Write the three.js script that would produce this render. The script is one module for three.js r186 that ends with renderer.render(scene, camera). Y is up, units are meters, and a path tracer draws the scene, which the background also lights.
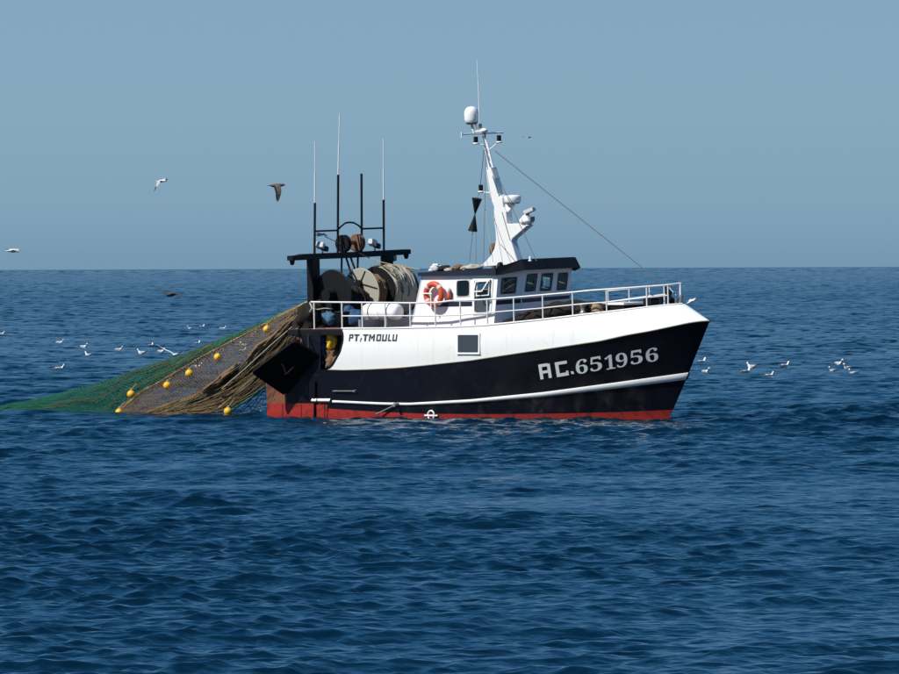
import * as THREE from 'three';
import { mergeGeometries, mergeVertices } from 'three/addons/utils/BufferGeometryUtils.js';
import { RoundedBoxGeometry } from 'three/addons/geometries/RoundedBoxGeometry.js';
import { FontLoader } from 'three/addons/loaders/FontLoader.js';
import { ImprovedNoise } from 'three/addons/math/ImprovedNoise.js';

const V = (x, y, z) => new THREE.Vector3(x, y, z);
const R = Math.PI / 180;
// seeded random numbers
let seed = 20240611;
const rnd = () => { seed |= 0; seed = (seed + 0x6D2B79F5) | 0; let t = Math.imul(seed ^ (seed >>> 15), 1 | seed); t = (t + Math.imul(t ^ (t >>> 7), 61 | t)) ^ t; return ((t ^ (t >>> 14)) >>> 0) / 4294967296; };
const rr = (a, b) => a + (b - a) * rnd();
const perlin = new ImprovedNoise();
const noise = (x, y, z) => perlin.noise(x, y, z);
const fbm = (x, y, z, o = 4) => { let s = 0, a = 0.5; for (let k = 0; k < o; k++) { s += a * noise(x, y, z); x *= 2.03; y *= 2.03; z *= 2.03; a *= 0.5; } return s; };
const lerp = (a, b, t) => a + (b - a) * t;
const clamp = (x, a, b) => Math.min(b, Math.max(a, x));
const smooth = (a, b, x) => { const t = clamp((x - a) / (b - a), 0, 1); return t * t * (3 - 2 * t); };

/* ------------------------------------------------------------------ camera, sky, sun, exposure */
const scene = new THREE.Scene();
const F = 9000, EYE = 4.22;                       // long lens: focal length in photo pixels (photo 899 x 674); eye above the sea
const camera = new THREE.PerspectiveCamera(2 * Math.atan(337 / F) / R, 4 / 3, 1, 90000);
camera.position.set(0, EYE, 0);
camera.rotation.set(-69.3 / F, 0, -0.2 * R);
camera.updateMatrixWorld(true);
const renderer = new THREE.WebGLRenderer({ antialias: true });
renderer.setSize(1024, 768);
renderer.toneMapping = THREE.LinearToneMapping;
renderer.toneMappingExposure = 1.35;
renderer.shadowMap.enabled = true;
renderer.shadowMap.type = THREE.PCFSoftShadowMap;

{ // clear hazy-blue sky: pale low down, deeper blue overhead
  const w = 256, h = 2048, d = new Float32Array(w * h * 4);
  const stops = [[0, .131, .232, .326], [.39, .165, .272, .365], [1.0, .178, .294, .390], [2.2, .166, .286, .390], [5, .110, .246, .405], [10, .056, .186, .378], [20, .028, .138, .315], [40, .016, .096, .24], [90, .012, .070, .185]];
  for (let j = 0; j < h; j++) {
    const el = Math.max(0, (j + 0.5) / h * 180 - 90);
    let k = 0; while (k < stops.length - 2 && el > stops[k + 1][0]) k++;
    const a = stops[k], b = stops[k + 1], t = clamp((el - a[0]) / (b[0] - a[0]), 0, 1), s = t * t * (3 - 2 * t);
    for (let i = 0; i < w; i++) { const o = (j * w + i) * 4; for (let c = 0; c < 3; c++) d[o + c] = lerp(a[c + 1], b[c + 1], t); d[o + 3] = 1; }
  }
  const t = new THREE.DataTexture(d, w, h, THREE.RGBAFormat, THREE.FloatType);
  t.mapping = THREE.EquirectangularReflectionMapping; t.magFilter = t.minFilter = THREE.LinearFilter; t.needsUpdate = true;
  scene.background = t; scene.environment = t;
}
const PSI = 41.5 * R;                             // the boat's bow points right and this much towards the camera
const sunAz = 59 * R, sunEl = 46 * R;             // sun behind the camera's left shoulder
const SUN = V(-Math.sin(sunAz) * Math.cos(sunEl), Math.sin(sunEl), Math.cos(sunAz) * Math.cos(sunEl));
const sun = new THREE.DirectionalLight(new THREE.Color(1, 0.955, 0.89), 3.9);
sun.castShadow = true; sun.shadow.mapSize.set(4096, 4096);
Object.assign(sun.shadow.camera, { left: -22, right: 22, top: 22, bottom: -22, near: 1, far: 300 });
scene.add(sun, sun.target);

/* ------------------------------------------------------------------ pixels and the boat's frame */
const camInv = camera.matrixWorld.clone().invert();
const rayDir = (px, py) => V((px - 449.5) / F, -(py - 337) / F, -1).transformDirection(camera.matrixWorld);
const onWater = (px, py, y = 0) => { const d = rayDir(px, py), t = (y - EYE) / d.y; return V(0, EYE, 0).addScaledVector(d, t); };
const boat = new THREE.Group(); boat.name = 'fishing_boat';
boat.rotation.order = 'YXZ'; boat.rotation.set(1.5 * R, -PSI, 0);
boat.updateMatrix();
{ const c = onWater(266, 417), off = V(0, 0, 2.35).applyQuaternion(boat.quaternion); boat.position.set(c.x - off.x, 0, c.z - off.z); }
boat.updateMatrixWorld(true);
scene.add(boat);
boat.userData = { label: 'black and white fishing trawler with red waterline hauling its net', category: 'boat' };
sun.target.position.copy(boat.position).add(V(3, 2, 4)); sun.position.copy(sun.target.position).addScaledVector(SUN, 120);
const bInv = boat.matrixWorld.clone().invert();
const camL = camera.position.clone().applyMatrix4(bInv);
const rayL = (px, py) => rayDir(px, py).transformDirection(bInv);
const hit = (px, py, p, n) => { const d = rayL(px, py), t = n.dot(p.clone().sub(camL)) / n.dot(d); return camL.clone().addScaledVector(d, t); };
const LZ = (px, py, z) => hit(px, py, V(0, 0, z), V(0, 0, 1));      // on the fore-and-aft plane z
const LX = (px, py, x) => hit(px, py, V(x, 0, 0), V(1, 0, 0));      // on the athwartships plane x
const proj = v => { const c = v.clone().applyMatrix4(boat.matrixWorld).applyMatrix4(camInv); return [449.5 - F * c.x / c.z, 337 + F * c.y / c.z]; };
const line = pts => x => { let k = 0; while (k < pts.length - 2 && x > pts[k + 1][0]) k++; const [a, b] = [pts[k], pts[k + 1]]; return lerp(a[1], b[1], (x - a[0]) / (b[0] - a[0])); };

/* ------------------------------------------------------------------ textures and materials */
function tex(size, fn, srgb = true) {
  const d = new Uint8Array(size * size * 4);
  for (let j = 0; j < size; j++) for (let i = 0; i < size; i++) { const c = fn(i / size, j / size), o = (j * size + i) * 4; for (let k = 0; k < 3; k++) d[o + k] = clamp(Math.round(c[k]), 0, 255); d[o + 3] = 255; }
  const t = new THREE.DataTexture(d, size, size); t.wrapS = t.wrapT = THREE.RepeatWrapping; t.magFilter = THREE.LinearFilter; t.minFilter = THREE.LinearMipmapLinearFilter;
  if (srgb) t.colorSpace = THREE.SRGBColorSpace; t.needsUpdate = true; return t;
}
const tn = (u, v, f, z = 0) => { const a = u * 2 * Math.PI, b = v * 2 * Math.PI, r = f / 6.283; return fbm(Math.cos(a) * r + 7.1 + Math.sin(b) * r * .73, Math.sin(a) * r + Math.cos(b) * r, Math.sin(b) * r + 3.3 * z + Math.cos(a) * r * .31, 4); };
const mixc = (a, b, t) => a.map((x, k) => lerp(x, b[k], clamp(t, 0, 1)));
const T = {
  white: tex(512, (u, v) => { const n = tn(u, v, 22), st = tn(u, v * .05, 60, 2); return mixc([230, 231, 228], [200, 192, 172], smooth(.2, .5, n) * .22 + smooth(.15, .45, st) * .28); }),
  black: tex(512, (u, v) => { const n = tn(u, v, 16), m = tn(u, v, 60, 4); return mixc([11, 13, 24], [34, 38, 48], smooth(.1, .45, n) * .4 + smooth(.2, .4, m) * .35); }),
  red: tex(512, (u, v) => { const n = tn(u, v, 18, 1), m = tn(u, v, 50, 5); return mixc(mixc([160, 36, 28], [106, 30, 25], smooth(0, .35, n)), [60, 40, 34], smooth(.22, .42, m) * .7); }),
  rust: tex(512, (u, v) => { const n = tn(u, v, 14, 2), m = tn(u, v, 44, 6); return mixc(mixc([122, 74, 48], [84, 48, 34], smooth(-.1, .3, n)), [40, 32, 30], smooth(.12, .36, m) * .8); }),
  deck: tex(256, (u, v) => mixc([132, 100, 96], [100, 78, 74], smooth(-.1, .35, tn(u, v, 20, 3)))),
};
const M = {};
const mat = (name, color, roughness = 0.6, o = {}) => (M[name] = Object.assign(new THREE.MeshPhysicalMaterial({ color: new THREE.Color(...color), roughness, ...o }), { name }));
const tmat = (name, map, roughness, o = {}) => (M[name] = Object.assign(new THREE.MeshPhysicalMaterial({ map, roughness, side: THREE.DoubleSide, ...o }), { name }));
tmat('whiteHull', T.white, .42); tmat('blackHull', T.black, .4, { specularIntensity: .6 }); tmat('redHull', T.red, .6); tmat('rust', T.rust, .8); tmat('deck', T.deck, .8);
mat('white', [.85, .85, .84], .4); mat('cream', [.36, .34, .27], .7); mat('black', [.006, .0065, .008], .55, { specularIntensity: .5 }); mat('blackRough', [.008, .008, .009], .95, { specularIntensity: .4 });
mat('navy', [.012, .016, .035], .45); mat('rail', [.74, .74, .72], .35); mat('dullWhite', [.62, .62, .6], .6);
mat('grey', [.22, .23, .24], .6); mat('steel', [.33, .33, .33], .4, { metalness: .6 }); mat('lamp', [.02, .02, .025], .15);
mat('glass', [.86, .93, .92], .03, { transmission: 1, thickness: 0, ior: 1.5 });
mat('tint', [.10, .13, .15], .06, { ior: 1.5 });
mat('orange', [.62, .085, .03], .55); mat('brown', [.16, .085, .045], .8); mat('rope', [.36, .27, .15], .9); mat('paleRope', [.34, .35, .28], .9); mat('greenRope', [.04, .18, .11], .9);
mat('yellow', [.80, .44, .02], .5); mat('blue', [.02, .07, .16], .85); mat('lightBlue', [.05, .13, .21], .85); mat('wire', [.10, .10, .11], .6);
mat('letter', [.86, .89, .87], .6); mat('letterDark', [.035, .04, .055], .6); mat('netWhite', [.40, .38, .31], .95); mat('netDark', [.022, .019, .016], .95, { specularIntensity: .3 });
mat('green', [.010, .150, .085], .9); mat('greenDark', [.006, .085, .055], .9); mat('teal', [.012, .15, .11], .9); mat('netGrey', [.17, .125, .06], .9); mat('netBrown', [.20, .125, .055], .95); mat('netOlive', [.085, .075, .035], .95); mat('netTan', [.16, .105, .055], .95);
mat('gullWhite', [.82, .82, .80], .8); mat('gullGrey', [.42, .44, .46], .8); mat('gullDark', [.05, .045, .045], .8); mat('gullBrown', [.11, .09, .078], .9); mat('beak', [.65, .38, .06], .6);

/* ------------------------------------------------------------------ geometry helpers */
const prep = g => { let q = g.index ? g.toNonIndexed() : g; for (const k of Object.keys(q.attributes)) if (!['position', 'normal', 'uv'].includes(k)) q.deleteAttribute(k); if (!q.attributes.normal) q.computeVertexNormals(); if (!q.attributes.uv) q.setAttribute('uv', new THREE.BufferAttribute(new Float32Array(q.attributes.position.count * 2), 2)); return q; };
const names = {};
function numbered(n) { names[n] = (names[n] ?? -1) + 1; return names[n] ? n + '_' + String(names[n]).padStart(3, '0') : n; }
function part(name, geos, m, parent, label) {
  const list = (Array.isArray(geos) ? geos : [geos]).map(prep), g = list.length > 1 ? mergeGeometries(list) : list[0];
  const base = parent?.userData.base; if (base) g.translate(-base.x, -base.y, -base.z);
  const o = new THREE.Mesh(g, m); o.name = name; o.castShadow = o.receiveShadow = true; if (label) o.userData.label = label;
  if (base) Object.defineProperty(o.userData, 'base', { value: base, enumerable: false });
  if (parent) parent.add(o); return o;
}
function boatThing(name, label, category, base, group) {      // a thing of its own, built in the boat's axes
  const g = new THREE.Group(); g.name = numbered(name); g.rotation.order = 'YXZ'; g.rotation.copy(boat.rotation); g.position.copy(base.clone().applyMatrix4(boat.matrixWorld));
  g.userData = { label, category }; if (group) g.userData.group = group;
  Object.defineProperty(g.userData, 'base', { value: base.clone(), enumerable: false }); scene.add(g); return g;
}
const box = (c, sx, sy, sz, ry = 0, rz = 0, rx = 0) => { const g = new RoundedBoxGeometry(sx, sy, sz, 1, Math.min(sx, sy, sz) * .12); g.applyMatrix4(new THREE.Matrix4().makeRotationFromEuler(new THREE.Euler(rx, ry, rz))); g.translate(c.x, c.y, c.z); return g; };
function tube(a, b, r, r2 = r, n = 8) { const d = b.clone().sub(a), g = new THREE.CylinderGeometry(r2, r, d.length(), n, 1); g.applyQuaternion(new THREE.Quaternion().setFromUnitVectors(V(0, 1, 0), d.normalize())); g.translate((a.x + b.x) / 2, (a.y + b.y) / 2, (a.z + b.z) / 2); return g; }
const curve = (pts, r, n = 40, k = 6, tension = .5) => new THREE.TubeGeometry(new THREE.CatmullRomCurve3(pts, false, 'catmullrom', tension), n, r, k, false);
const path = (pts, r, n = 8) => pts.slice(1).map((p, k) => tube(pts[k], p, r, r, n)).concat(pts.slice(1, -1).map(p => new THREE.SphereGeometry(r, 8, 6).translate(p.x, p.y, p.z)));
function sheet(nu, nv, f, uvf) {             // smooth grid surface
  const p = [], uv = [], ix = [];
  for (let j = 0; j <= nv; j++) for (let i = 0; i <= nu; i++) { const q = f(i / nu, j / nv); p.push(q.x, q.y, q.z); const w = uvf ? uvf(q) : [q.x * .25, q.y * .25]; uv.push(w[0], w[1]); }
  for (let j = 0; j < nv; j++) for (let i = 0; i < nu; i++) { const a = j * (nu + 1) + i, b = a + 1, c = a + nu + 1, d = c + 1; ix.push(a, b, d, a, d, c); }
  const g = new THREE.BufferGeometry(); g.setAttribute('position', new THREE.Float32BufferAttribute(p, 3)); g.setAttribute('uv', new THREE.Float32BufferAttribute(uv, 2)); g.setIndex(ix); g.computeVertexNormals(); return g;
}
function mirrored(g) { const q = prep(g.clone()), p = q.attributes.position, n = q.attributes.normal, uv = q.attributes.uv; for (let i = 0; i < p.count; i++) { p.setZ(i, -p.getZ(i)); n.setZ(i, -n.getZ(i)); }
  for (let i = 0; i < p.count; i += 3) for (const a of [p, n, uv]) { const s = a.itemSize; for (let k = 0; k < s; k++) { const t = a.array[(i + 1) * s + k]; a.array[(i + 1) * s + k] = a.array[(i + 2) * s + k]; a.array[(i + 2) * s + k] = t; } } return q; }
const both = g => [g, mirrored(g)];
function lump(c, sx, sy, sz, amp = .25, f = 2, det = 4) { let g = new THREE.IcosahedronGeometry(1, det); g.deleteAttribute('normal'); g.deleteAttribute('uv'); g = mergeVertices(g); const p = g.attributes.position, o = rr(0, 50); for (let i = 0; i < p.count; i++) { const v = V().fromBufferAttribute(p, i), k = 1 + amp * 2 * fbm(v.x * f + o, v.y * f, v.z * f + o, 3); p.setXYZ(i, c.x + v.x * sx * k, c.y + v.y * sy * k, c.z + v.z * sz * k); } g.computeVertexNormals(); return g; }
const lathe = (pts, c, n = 24) => new THREE.LatheGeometry(pts.map(p => new THREE.Vector2(p[0], p[1])), n).translate(c.x, c.y, c.z);
function discZ(c, r, w, n = 28) { return new THREE.CylinderGeometry(r, r, w, n).rotateX(Math.PI / 2).translate(c.x, c.y, c.z); }
// a wall panel in the plane through o with axes eu, ev: outline and holes in metres, thickness behind
function panel(o, eu, ev, outline, holes, th) {
  const s = new THREE.Shape(outline.map(p => new THREE.Vector2(...p))); for (const h of holes) s.holes.push(h);
  const en = eu.clone().cross(ev).normalize(), g = new THREE.ExtrudeGeometry(s, { depth: th, bevelEnabled: false, curveSegments: 5 }); g.translate(0, 0, -th);
  g.applyMatrix4(new THREE.Matrix4().makeBasis(eu, ev, en).setPosition(o)); return g;
}
function roundPath(pts, r, C = THREE.Path) { // polygon with rounded corners
  const s = new C(), n = pts.length, v = pts.map(p => new THREE.Vector2(...p));
  for (let k = 0; k < n; k++) { const a = v[(k + n - 1) % n], b = v[k], c = v[(k + 1) % n], p = b.clone().add(a.clone().sub(b).setLength(r)), q = b.clone().add(c.clone().sub(b).setLength(r)); if (!k) s.moveTo(p.x, p.y); else s.lineTo(p.x, p.y); s.quadraticCurveTo(b.x, b.y, q.x, q.y); }
  s.closePath(); return s;
}
const grown = (pts, d) => { const c = pts.reduce((a, p) => [a[0] + p[0] / pts.length, a[1] + p[1] / pts.length], [0, 0]); return pts.map(p => [p[0] + Math.sign(p[0] - c[0]) * d, p[1] + Math.sign(p[1] - c[1]) * d]); };

/* ------------------------------------------------------------------ the sea */
{
  const W = [];
  const wind = 76 * R;                                       // waves run mostly across the line of sight, towards the camera
  const add = (n, l0, l1, steep, spread) => { for (let k = 0; k < n; k++) { const l = l0 * Math.pow(l1 / l0, (k + rnd()) / n), kk = 2 * Math.PI / l, a = wind + (rnd() + rnd() + rnd() - 1.5) * spread; W.push([kk * Math.cos(a), kk * Math.sin(a), steep / kk, rnd() * 6.283, l, kk, Math.cos(a), Math.sin(a)]); } };
  add(4, 14, 30, .005, .5); add(7, 4.5, 12, .013, .7); add(14, 1.8, 4.5, .022, .9); add(22, .8, 1.8, .038, 1.0); add(30, .26, .8, .054, 1.25);
  const TS = 8192, SN = new Float32Array(TS); for (let k = 0; k < TS; k++) SN[k] = Math.sin(k / TS * 2 * Math.PI); const TK = TS / (2 * Math.PI), TM = TS - 1;
  const nW = W.length, [kx, kz, amp, ph0, lam, kn, cx, cz] = [0, 1, 2, 3, 4, 5, 6, 7].map(q => Float64Array.from(W, w => w[q]));
  const az = []; const half = .066, dA = .00056;
  for (let a = -half; a <= half; a += dA) az.push(a);
  { let s = dA, a = half; const out = []; while (a < Math.PI) { s *= 1.45; a += s; out.push(Math.min(a, Math.PI)); } az.push(...out); az.unshift(...out.map(x => -x).reverse()); }
  const rows = [3, 12, 25, 40, 55, 66, 75, 80, 84]; { let d = 87; while (d < 55000) { rows.push(d); d += d < 135 ? .00055 * d : d < 440 ? .00055 * d * d / 135 : d < 1300 ? .8 : d < 4000 ? .8 * (d / 1300) ** 2 : .8 * (d / 1300) ** 2 * (1 + (d - 4000) / 800); } rows.push(60000); }
  const nu = az.length, nv = rows.length, P = new Float32Array(nu * nv * 3), N = new Float32Array(nu * nv * 3), U = new Float32Array(nu * nv * 2);
  for (let j = 0; j < nv; j++) {
    const d = rows[j], gap = j ? d - rows[j - 1] : 9;
    for (let i = 0; i < nu; i++) {
      const a = az[i], gx = i ? (a - az[i - 1]) * d : .1, sp = Math.max(gap, Math.min(gx, 30)), x = d * Math.sin(a), z = -d * Math.cos(a);
      let y = 0, dx = 0, dz = 0, sx = 0, sz = 0, jxx = 1, jzz = 1, jxz = 0;
      if (d < 20000) {
        const patch = .84 + .55 * noise(x * .045, z * .02, 3.3) + .5 * noise(x * .23, z * .09, 8.1);
        for (let k = 0; k < nW; k++) {
          const r = lam[k] / sp, keep = r > 2.6 ? 1 : r > 1.3 ? (r - 1.3) / 1.3 : 0, A = lam[k] < 5 ? amp[k] * patch : amp[k];
          const ti = ((kx[k] * x + kz[k] * z + ph0[k]) * TK) | 0, s = SN[ti & TM], c = SN[(ti + 2048) & TM], t = A * kn[k] * s;
          if (keep) { y += A * keep * c; dx -= A * keep * s * cx[k] * 1.15; dz -= A * keep * s * cz[k] * 1.15; const q = A * kn[k] * c * keep * 1.15; jxx -= q * cx[k] * cx[k]; jzz -= q * cz[k] * cz[k]; jxz -= q * cx[k] * cz[k]; }
          sx -= t * cx[k]; sz -= t * cz[k];
        }
      }
      jxx = Math.max(jxx, .35); jzz = Math.max(jzz, .35); const ny = Math.max(.12, jxx * jzz - jxz * jxz), nx = -(sx * jzz - sz * jxz), nz = -(sz * jxx - sx * jxz), o = (j * nu + i) * 3, l = Math.hypot(nx, ny, nz);
      P[o] = x + dx; P[o + 1] = y; P[o + 2] = z + dz; N[o] = nx / l; N[o + 1] = ny / l; N[o + 2] = nz / l;
      U[(j * nu + i) * 2] = x / 6.1; U[(j * nu + i) * 2 + 1] = -z / 6.1;
    }
  }
  const ix = new Uint32Array((nu - 1) * (nv - 1) * 6); let q = 0;
  for (let j = 0; j < nv - 1; j++) for (let i = 0; i < nu - 1; i++) { const a = j * nu + i, b = a + 1, c = a + nu, d = c + 1; ix[q++] = a; ix[q++] = b; ix[q++] = d; ix[q++] = a; ix[q++] = d; ix[q++] = c; }
  const g = new THREE.BufferGeometry(); g.setAttribute('position', new THREE.BufferAttribute(P, 3)); g.setAttribute('normal', new THREE.BufferAttribute(N, 3)); g.setAttribute('uv', new THREE.BufferAttribute(U, 2)); g.setIndex(new THREE.BufferAttribute(ix, 1));
  console.log('sea triangles', ix.length / 3);
  // ripples as a tileable normal map
  const S = 512, tile = 6.1, rip = [];
  for (let k = 0; k < 70; k++) { const l = .09 * Math.pow(.6 / .09, rnd()), a = wind + (rnd() + rnd() + rnd() - 1.5) * 2.0, nx = Math.round(Math.cos(a) * tile / l), nz = Math.round(-Math.sin(a) * tile / l); rip.push([nx, nz, rnd() * 6.283, .015]); }
  const d = new Uint8Array(S * S * 4);
  for (let j = 0; j < S; j++) for (let i = 0; i < S; i++) { let sx = 0, sy = 0; for (const w of rip) { const m = Math.hypot(w[0], w[1]) || 1, s = Math.sin(2 * Math.PI * (w[0] * i + w[1] * j) / S + w[2]) * w[3]; sx += s * w[0] / m; sy += s * w[1] / m; } const l = Math.hypot(sx, sy, 1), o = (j * S + i) * 4; d[o] = 127.5 + 127.5 * sx / l; d[o + 1] = 127.5 + 127.5 * sy / l; d[o + 2] = 127.5 + 127.5 / l; d[o + 3] = 255; }
  const nm = new THREE.DataTexture(d, S, S); nm.wrapS = nm.wrapT = THREE.RepeatWrapping; nm.magFilter = THREE.LinearFilter; nm.needsUpdate = true;
  const m = new THREE.MeshPhysicalMaterial({ color: new THREE.Color(.0008, .0115, .026), roughness: .17, ior: 1.333, normalMap: nm, normalScale: new THREE.Vector2(1, 1) }); m.name = 'seaWater';
  const o = new THREE.Mesh(g, m); o.name = 'sea'; o.receiveShadow = true; o.userData = { kind: 'structure', label: 'dark blue open sea with small wind waves', category: 'sea' }; scene.add(o);
}

/* ------------------------------------------------------------------ hull */
const Lk = LZ(709, 321, 0).x, Lw = LZ(668, 421, 0).x, Lt = LZ(683.5, 303.5, 0).x;
console.log('lengths', Lk, Lw, Lt);
const bow = (X, x0, L, p, q) => { const t = clamp((X - x0) / (L - x0), 0, 1); return Math.pow(Math.max(0, 1 - Math.pow(t, p)), q); };
const kb = X => 2.42 * bow(X, 5.2, Lk, 2.3, .74) * (1 - .03 * Math.pow(clamp(1 - X / 3, 0, 1), 2));
const wb = X => 2.26 * bow(X, 4.2, Lw, 2.0, .95);
const tb = X => 2.36 * bow(X, 5.0, Lt, 2.4, .70) - .0;
const yAt = (X, Z, f) => { let y = 1.5; for (let k = 0; k < 5; k++) { const [px, py] = proj(V(X, y, Z)), s = F / 250; y += (py - f(px)) / s * .97; } return y; };
const lineK = line([[240, 369], [328, 369.5], [345, 370], [369, 369.3], [398, 367.8], [420, 365.8], [470, 360.5], [520, 352.9], [562, 346.6], [600, 341], [627, 335], [650, 331], [688, 323], [700, 321.3], [712, 320.8]]);
const lineT = line([[280, 328.6], [342, 328.4], [390, 328.2], [410, 327.7], [436, 327.2], [460, 326.6], [487, 325], [513, 322.5], [542, 319.5], [572, 315.9], [606, 311.9], [646, 307.2], [668, 304.8], [690, 303.2]]);
const table = (f, n = 160) => { const a = []; for (let k = 0; k <= n; k++) a.push(f(k / n)); return u => { const t = clamp(u, 0, 1) * n, k = Math.min(n - 1, Math.floor(t)); return lerp(a[k], a[k + 1], t - k); }; };
const YK = table(u => yAt(u * Lk, kb(u * Lk), lineK)), YT = table(u => yAt(u * Lt, tb(u * Lt), lineT));
const yTop = X => YT(X / Lt);
function hullPt(u, h) {
  const hp = Math.max(0, h), xe = Lw + (Lk - Lw) * (h >= 0 ? Math.pow(h, .92) : h * .6), fl = Math.pow(Math.min(hp, 1), lerp(1.0, 1.55, smooth(.4, 1, u)));
  const z = lerp(wb(u * Lw), kb(u * Lk), fl) * (h < 0 ? 1 + h * .25 : 1);
  return V(u * xe, h * YK(u), z);
}
function hullHit(px, py) { // the point of the starboard side seen at a pixel: [u, h]
  let u = (px - 266) / 443, h = (417 - py) / 55;
  for (let k = 0; k < 14; k++) { const [x, y] = proj(hullPt(u, h)), e = 1e-3, [xu, yu] = proj(hullPt(u + e, h)), [xh, yh] = proj(hullPt(u, h + e)); const a = (xu - x) / e, b = (xh - x) / e, c = (yu - y) / e, d = (yh - y) / e, D = a * d - b * c, ex = px - x, ey = py - y; u = clamp(u + (d * ex - b * ey) / D, -.05, .999); h = clamp(h + (-c * ex + a * ey) / D, -.6, 1.4); }
  return [u, h];
}
const hAt = (u, f) => { let lo = -.3, hi = 1; for (let k = 0; k < 24; k++) { const m = (lo + hi) / 2, [px, py] = proj(hullPt(u, m)); if (py > f(px)) lo = m; else hi = m; } return (lo + hi) / 2; };
const uS = v => 1 - Math.pow(1 - v, 1.6);
const lineS = line([[260, 399], [320, 400.5], [333, 401.4], [380, 403.6], [409, 404.1], [471, 400.9], [542, 394.4], [613, 385.6], [683, 376.4], [720, 371]]);
const lineR = line([[328, 408.6], [379, 412], [427, 413.8], [480, 414.2], [542, 413.8], [613, 412.4], [668, 410], [720, 406.5]]);
const uStep = hullHit(328, 405)[0], uBrown = hullHit(287, 395)[0];
const hS = table(u => hAt(u, lineS)), hR = table(u => hAt(u, lineR)), hRa = table(u => hAt(u, () => 403.4));
const UV = q => [q.x * .22, q.y * .22];
const hull = part('hull', [...both(sheet(90, 10, (i, j) => { const u = lerp(uStep, 1, uS(i)); return hullPt(u, lerp(hR(u), 1, j)); }, UV)), ...both(sheet(6, 8, (i, j) => { const u = lerp(uBrown, uStep, i); return hullPt(u, lerp(hRa(u), 1, j)); }, UV))], M.blackHull, boat);  // aft sheet: black paint, plus trawl door's shadow put into colour over brown plating
part('antifouling_band', [...both(sheet(90, 6, (i, j) => { const u = lerp(uStep, 1, uS(i)); return hullPt(u, lerp(-.5, hR(u), j)); }, UV)), ...both(sheet(14, 6, (i, j) => { const u = lerp(0, uStep, i); const q = hullPt(u, lerp(-.5, hRa(u), j)); q.z += .02; return q; }, UV)),
  sheet(8, 4, (i, j) => { const q = hullPt(0, lerp(-.5, hRa(0), j)); q.z = lerp(-1, 1, i) * (q.z + .02); return q; }, q => [q.z * .22, q.y * .22])], M.redHull, hull, 'red painted band along the waterline');
part('stern_plating', [...both(sheet(10, 6, (i, j) => { const u = lerp(0, uBrown, i); const q = hullPt(u, lerp(hRa(u), .86, j)); q.z += .004; return q; }, UV)), sheet(10, 4, (i, j) => { const q = hullPt(0, lerp(hRa(0), .86, j)); q.z *= lerp(-1, 1, i); return q; }, q => [q.z * .22, q.y * .22])], M.rust, hull, 'rusty brown plating at the stern quarter');
{ // white rubbing strake, proud of the side
  const u0 = hullHit(333, 401)[0], pr = [[-1, 0], [-1, .05], [0, .065], [1, .05], [1, 0]];
  const g = sheet(80, 4, (i, j) => { const u = lerp(u0, .999, uS(i)), k = j * 4, a = pr[Math.min(4, Math.round(k))], h = hS(u) + a[0] * lerp(.023, .034, smooth(.4, .95, u)), q = hullPt(u, h), e = 1e-3, n = hullPt(u + e, h).sub(q).cross(hullPt(u, h + e).sub(q)).normalize(); if (n.z < 0) n.negate(); return q.addScaledVector(n, a[1] * .6 + .003); }, UV);
  part('rubbing_strake', both(g), M.whiteHull, hull);
}
// weld seams and a vertical pipe on the stern block, small fittings on the side
const onHull = (px, py, out = 0) => { const [u, h] = hullHit(px, py), q = hullPt(u, h), e = 1e-3, n = hullPt(u + e, h).sub(q).cross(hullPt(u, h + e).sub(q)).normalize(); if (n.z < 0) n.negate(); return q.addScaledVector(n, out); };
for (const x of [283, 301.6, 325]) part('weld_seam', tube(onHull(x, 404, .028), onHull(x, 417.5, .028), .014), M.rust, hull);
part('drain_pipe', tube(onHull(315.7, 381, .05), onHull(315.7, 417, .05), .032), M.black, hull);
for (const [a, b] of [[313.5, 318.5], [319.5, 332]]) part('fender_block', sheet(4, 4, (i, j) => onHull(lerp(a, b, i), lerp(398.3, 401.8, j), .06 + .05 * Math.sin(j * Math.PI))), M.white, hull);
part('side_bar', [tube(onHull(334, 390.8, .05), onHull(355.5, 390.8, .05), .014), tube(onHull(355.5, 390.8, .0), onHull(355.5, 390.8, .08), .03), tube(onHull(336, 390.8, .0), onHull(336, 390.8, .06), .02)], M.grey, hull);
part('outlet_pipe', [tube(onHull(399, 403.5, .03), onHull(378.5, 413.5, .10), .016), tube(onHull(399, 404, 0), onHull(398, 404, .18), .055)], M.grey, hull);
part('load_mark', [new THREE.TorusGeometry(.125, .024, 6, 24).scale(.95, 1, 1).applyMatrix4(new THREE.Matrix4().makeTranslation(...onHull(431.5, 415, .02).toArray())), tube(onHull(425, 415.4, .02), onHull(438, 415.6, .02), .024)], M.white, hull);
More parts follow.
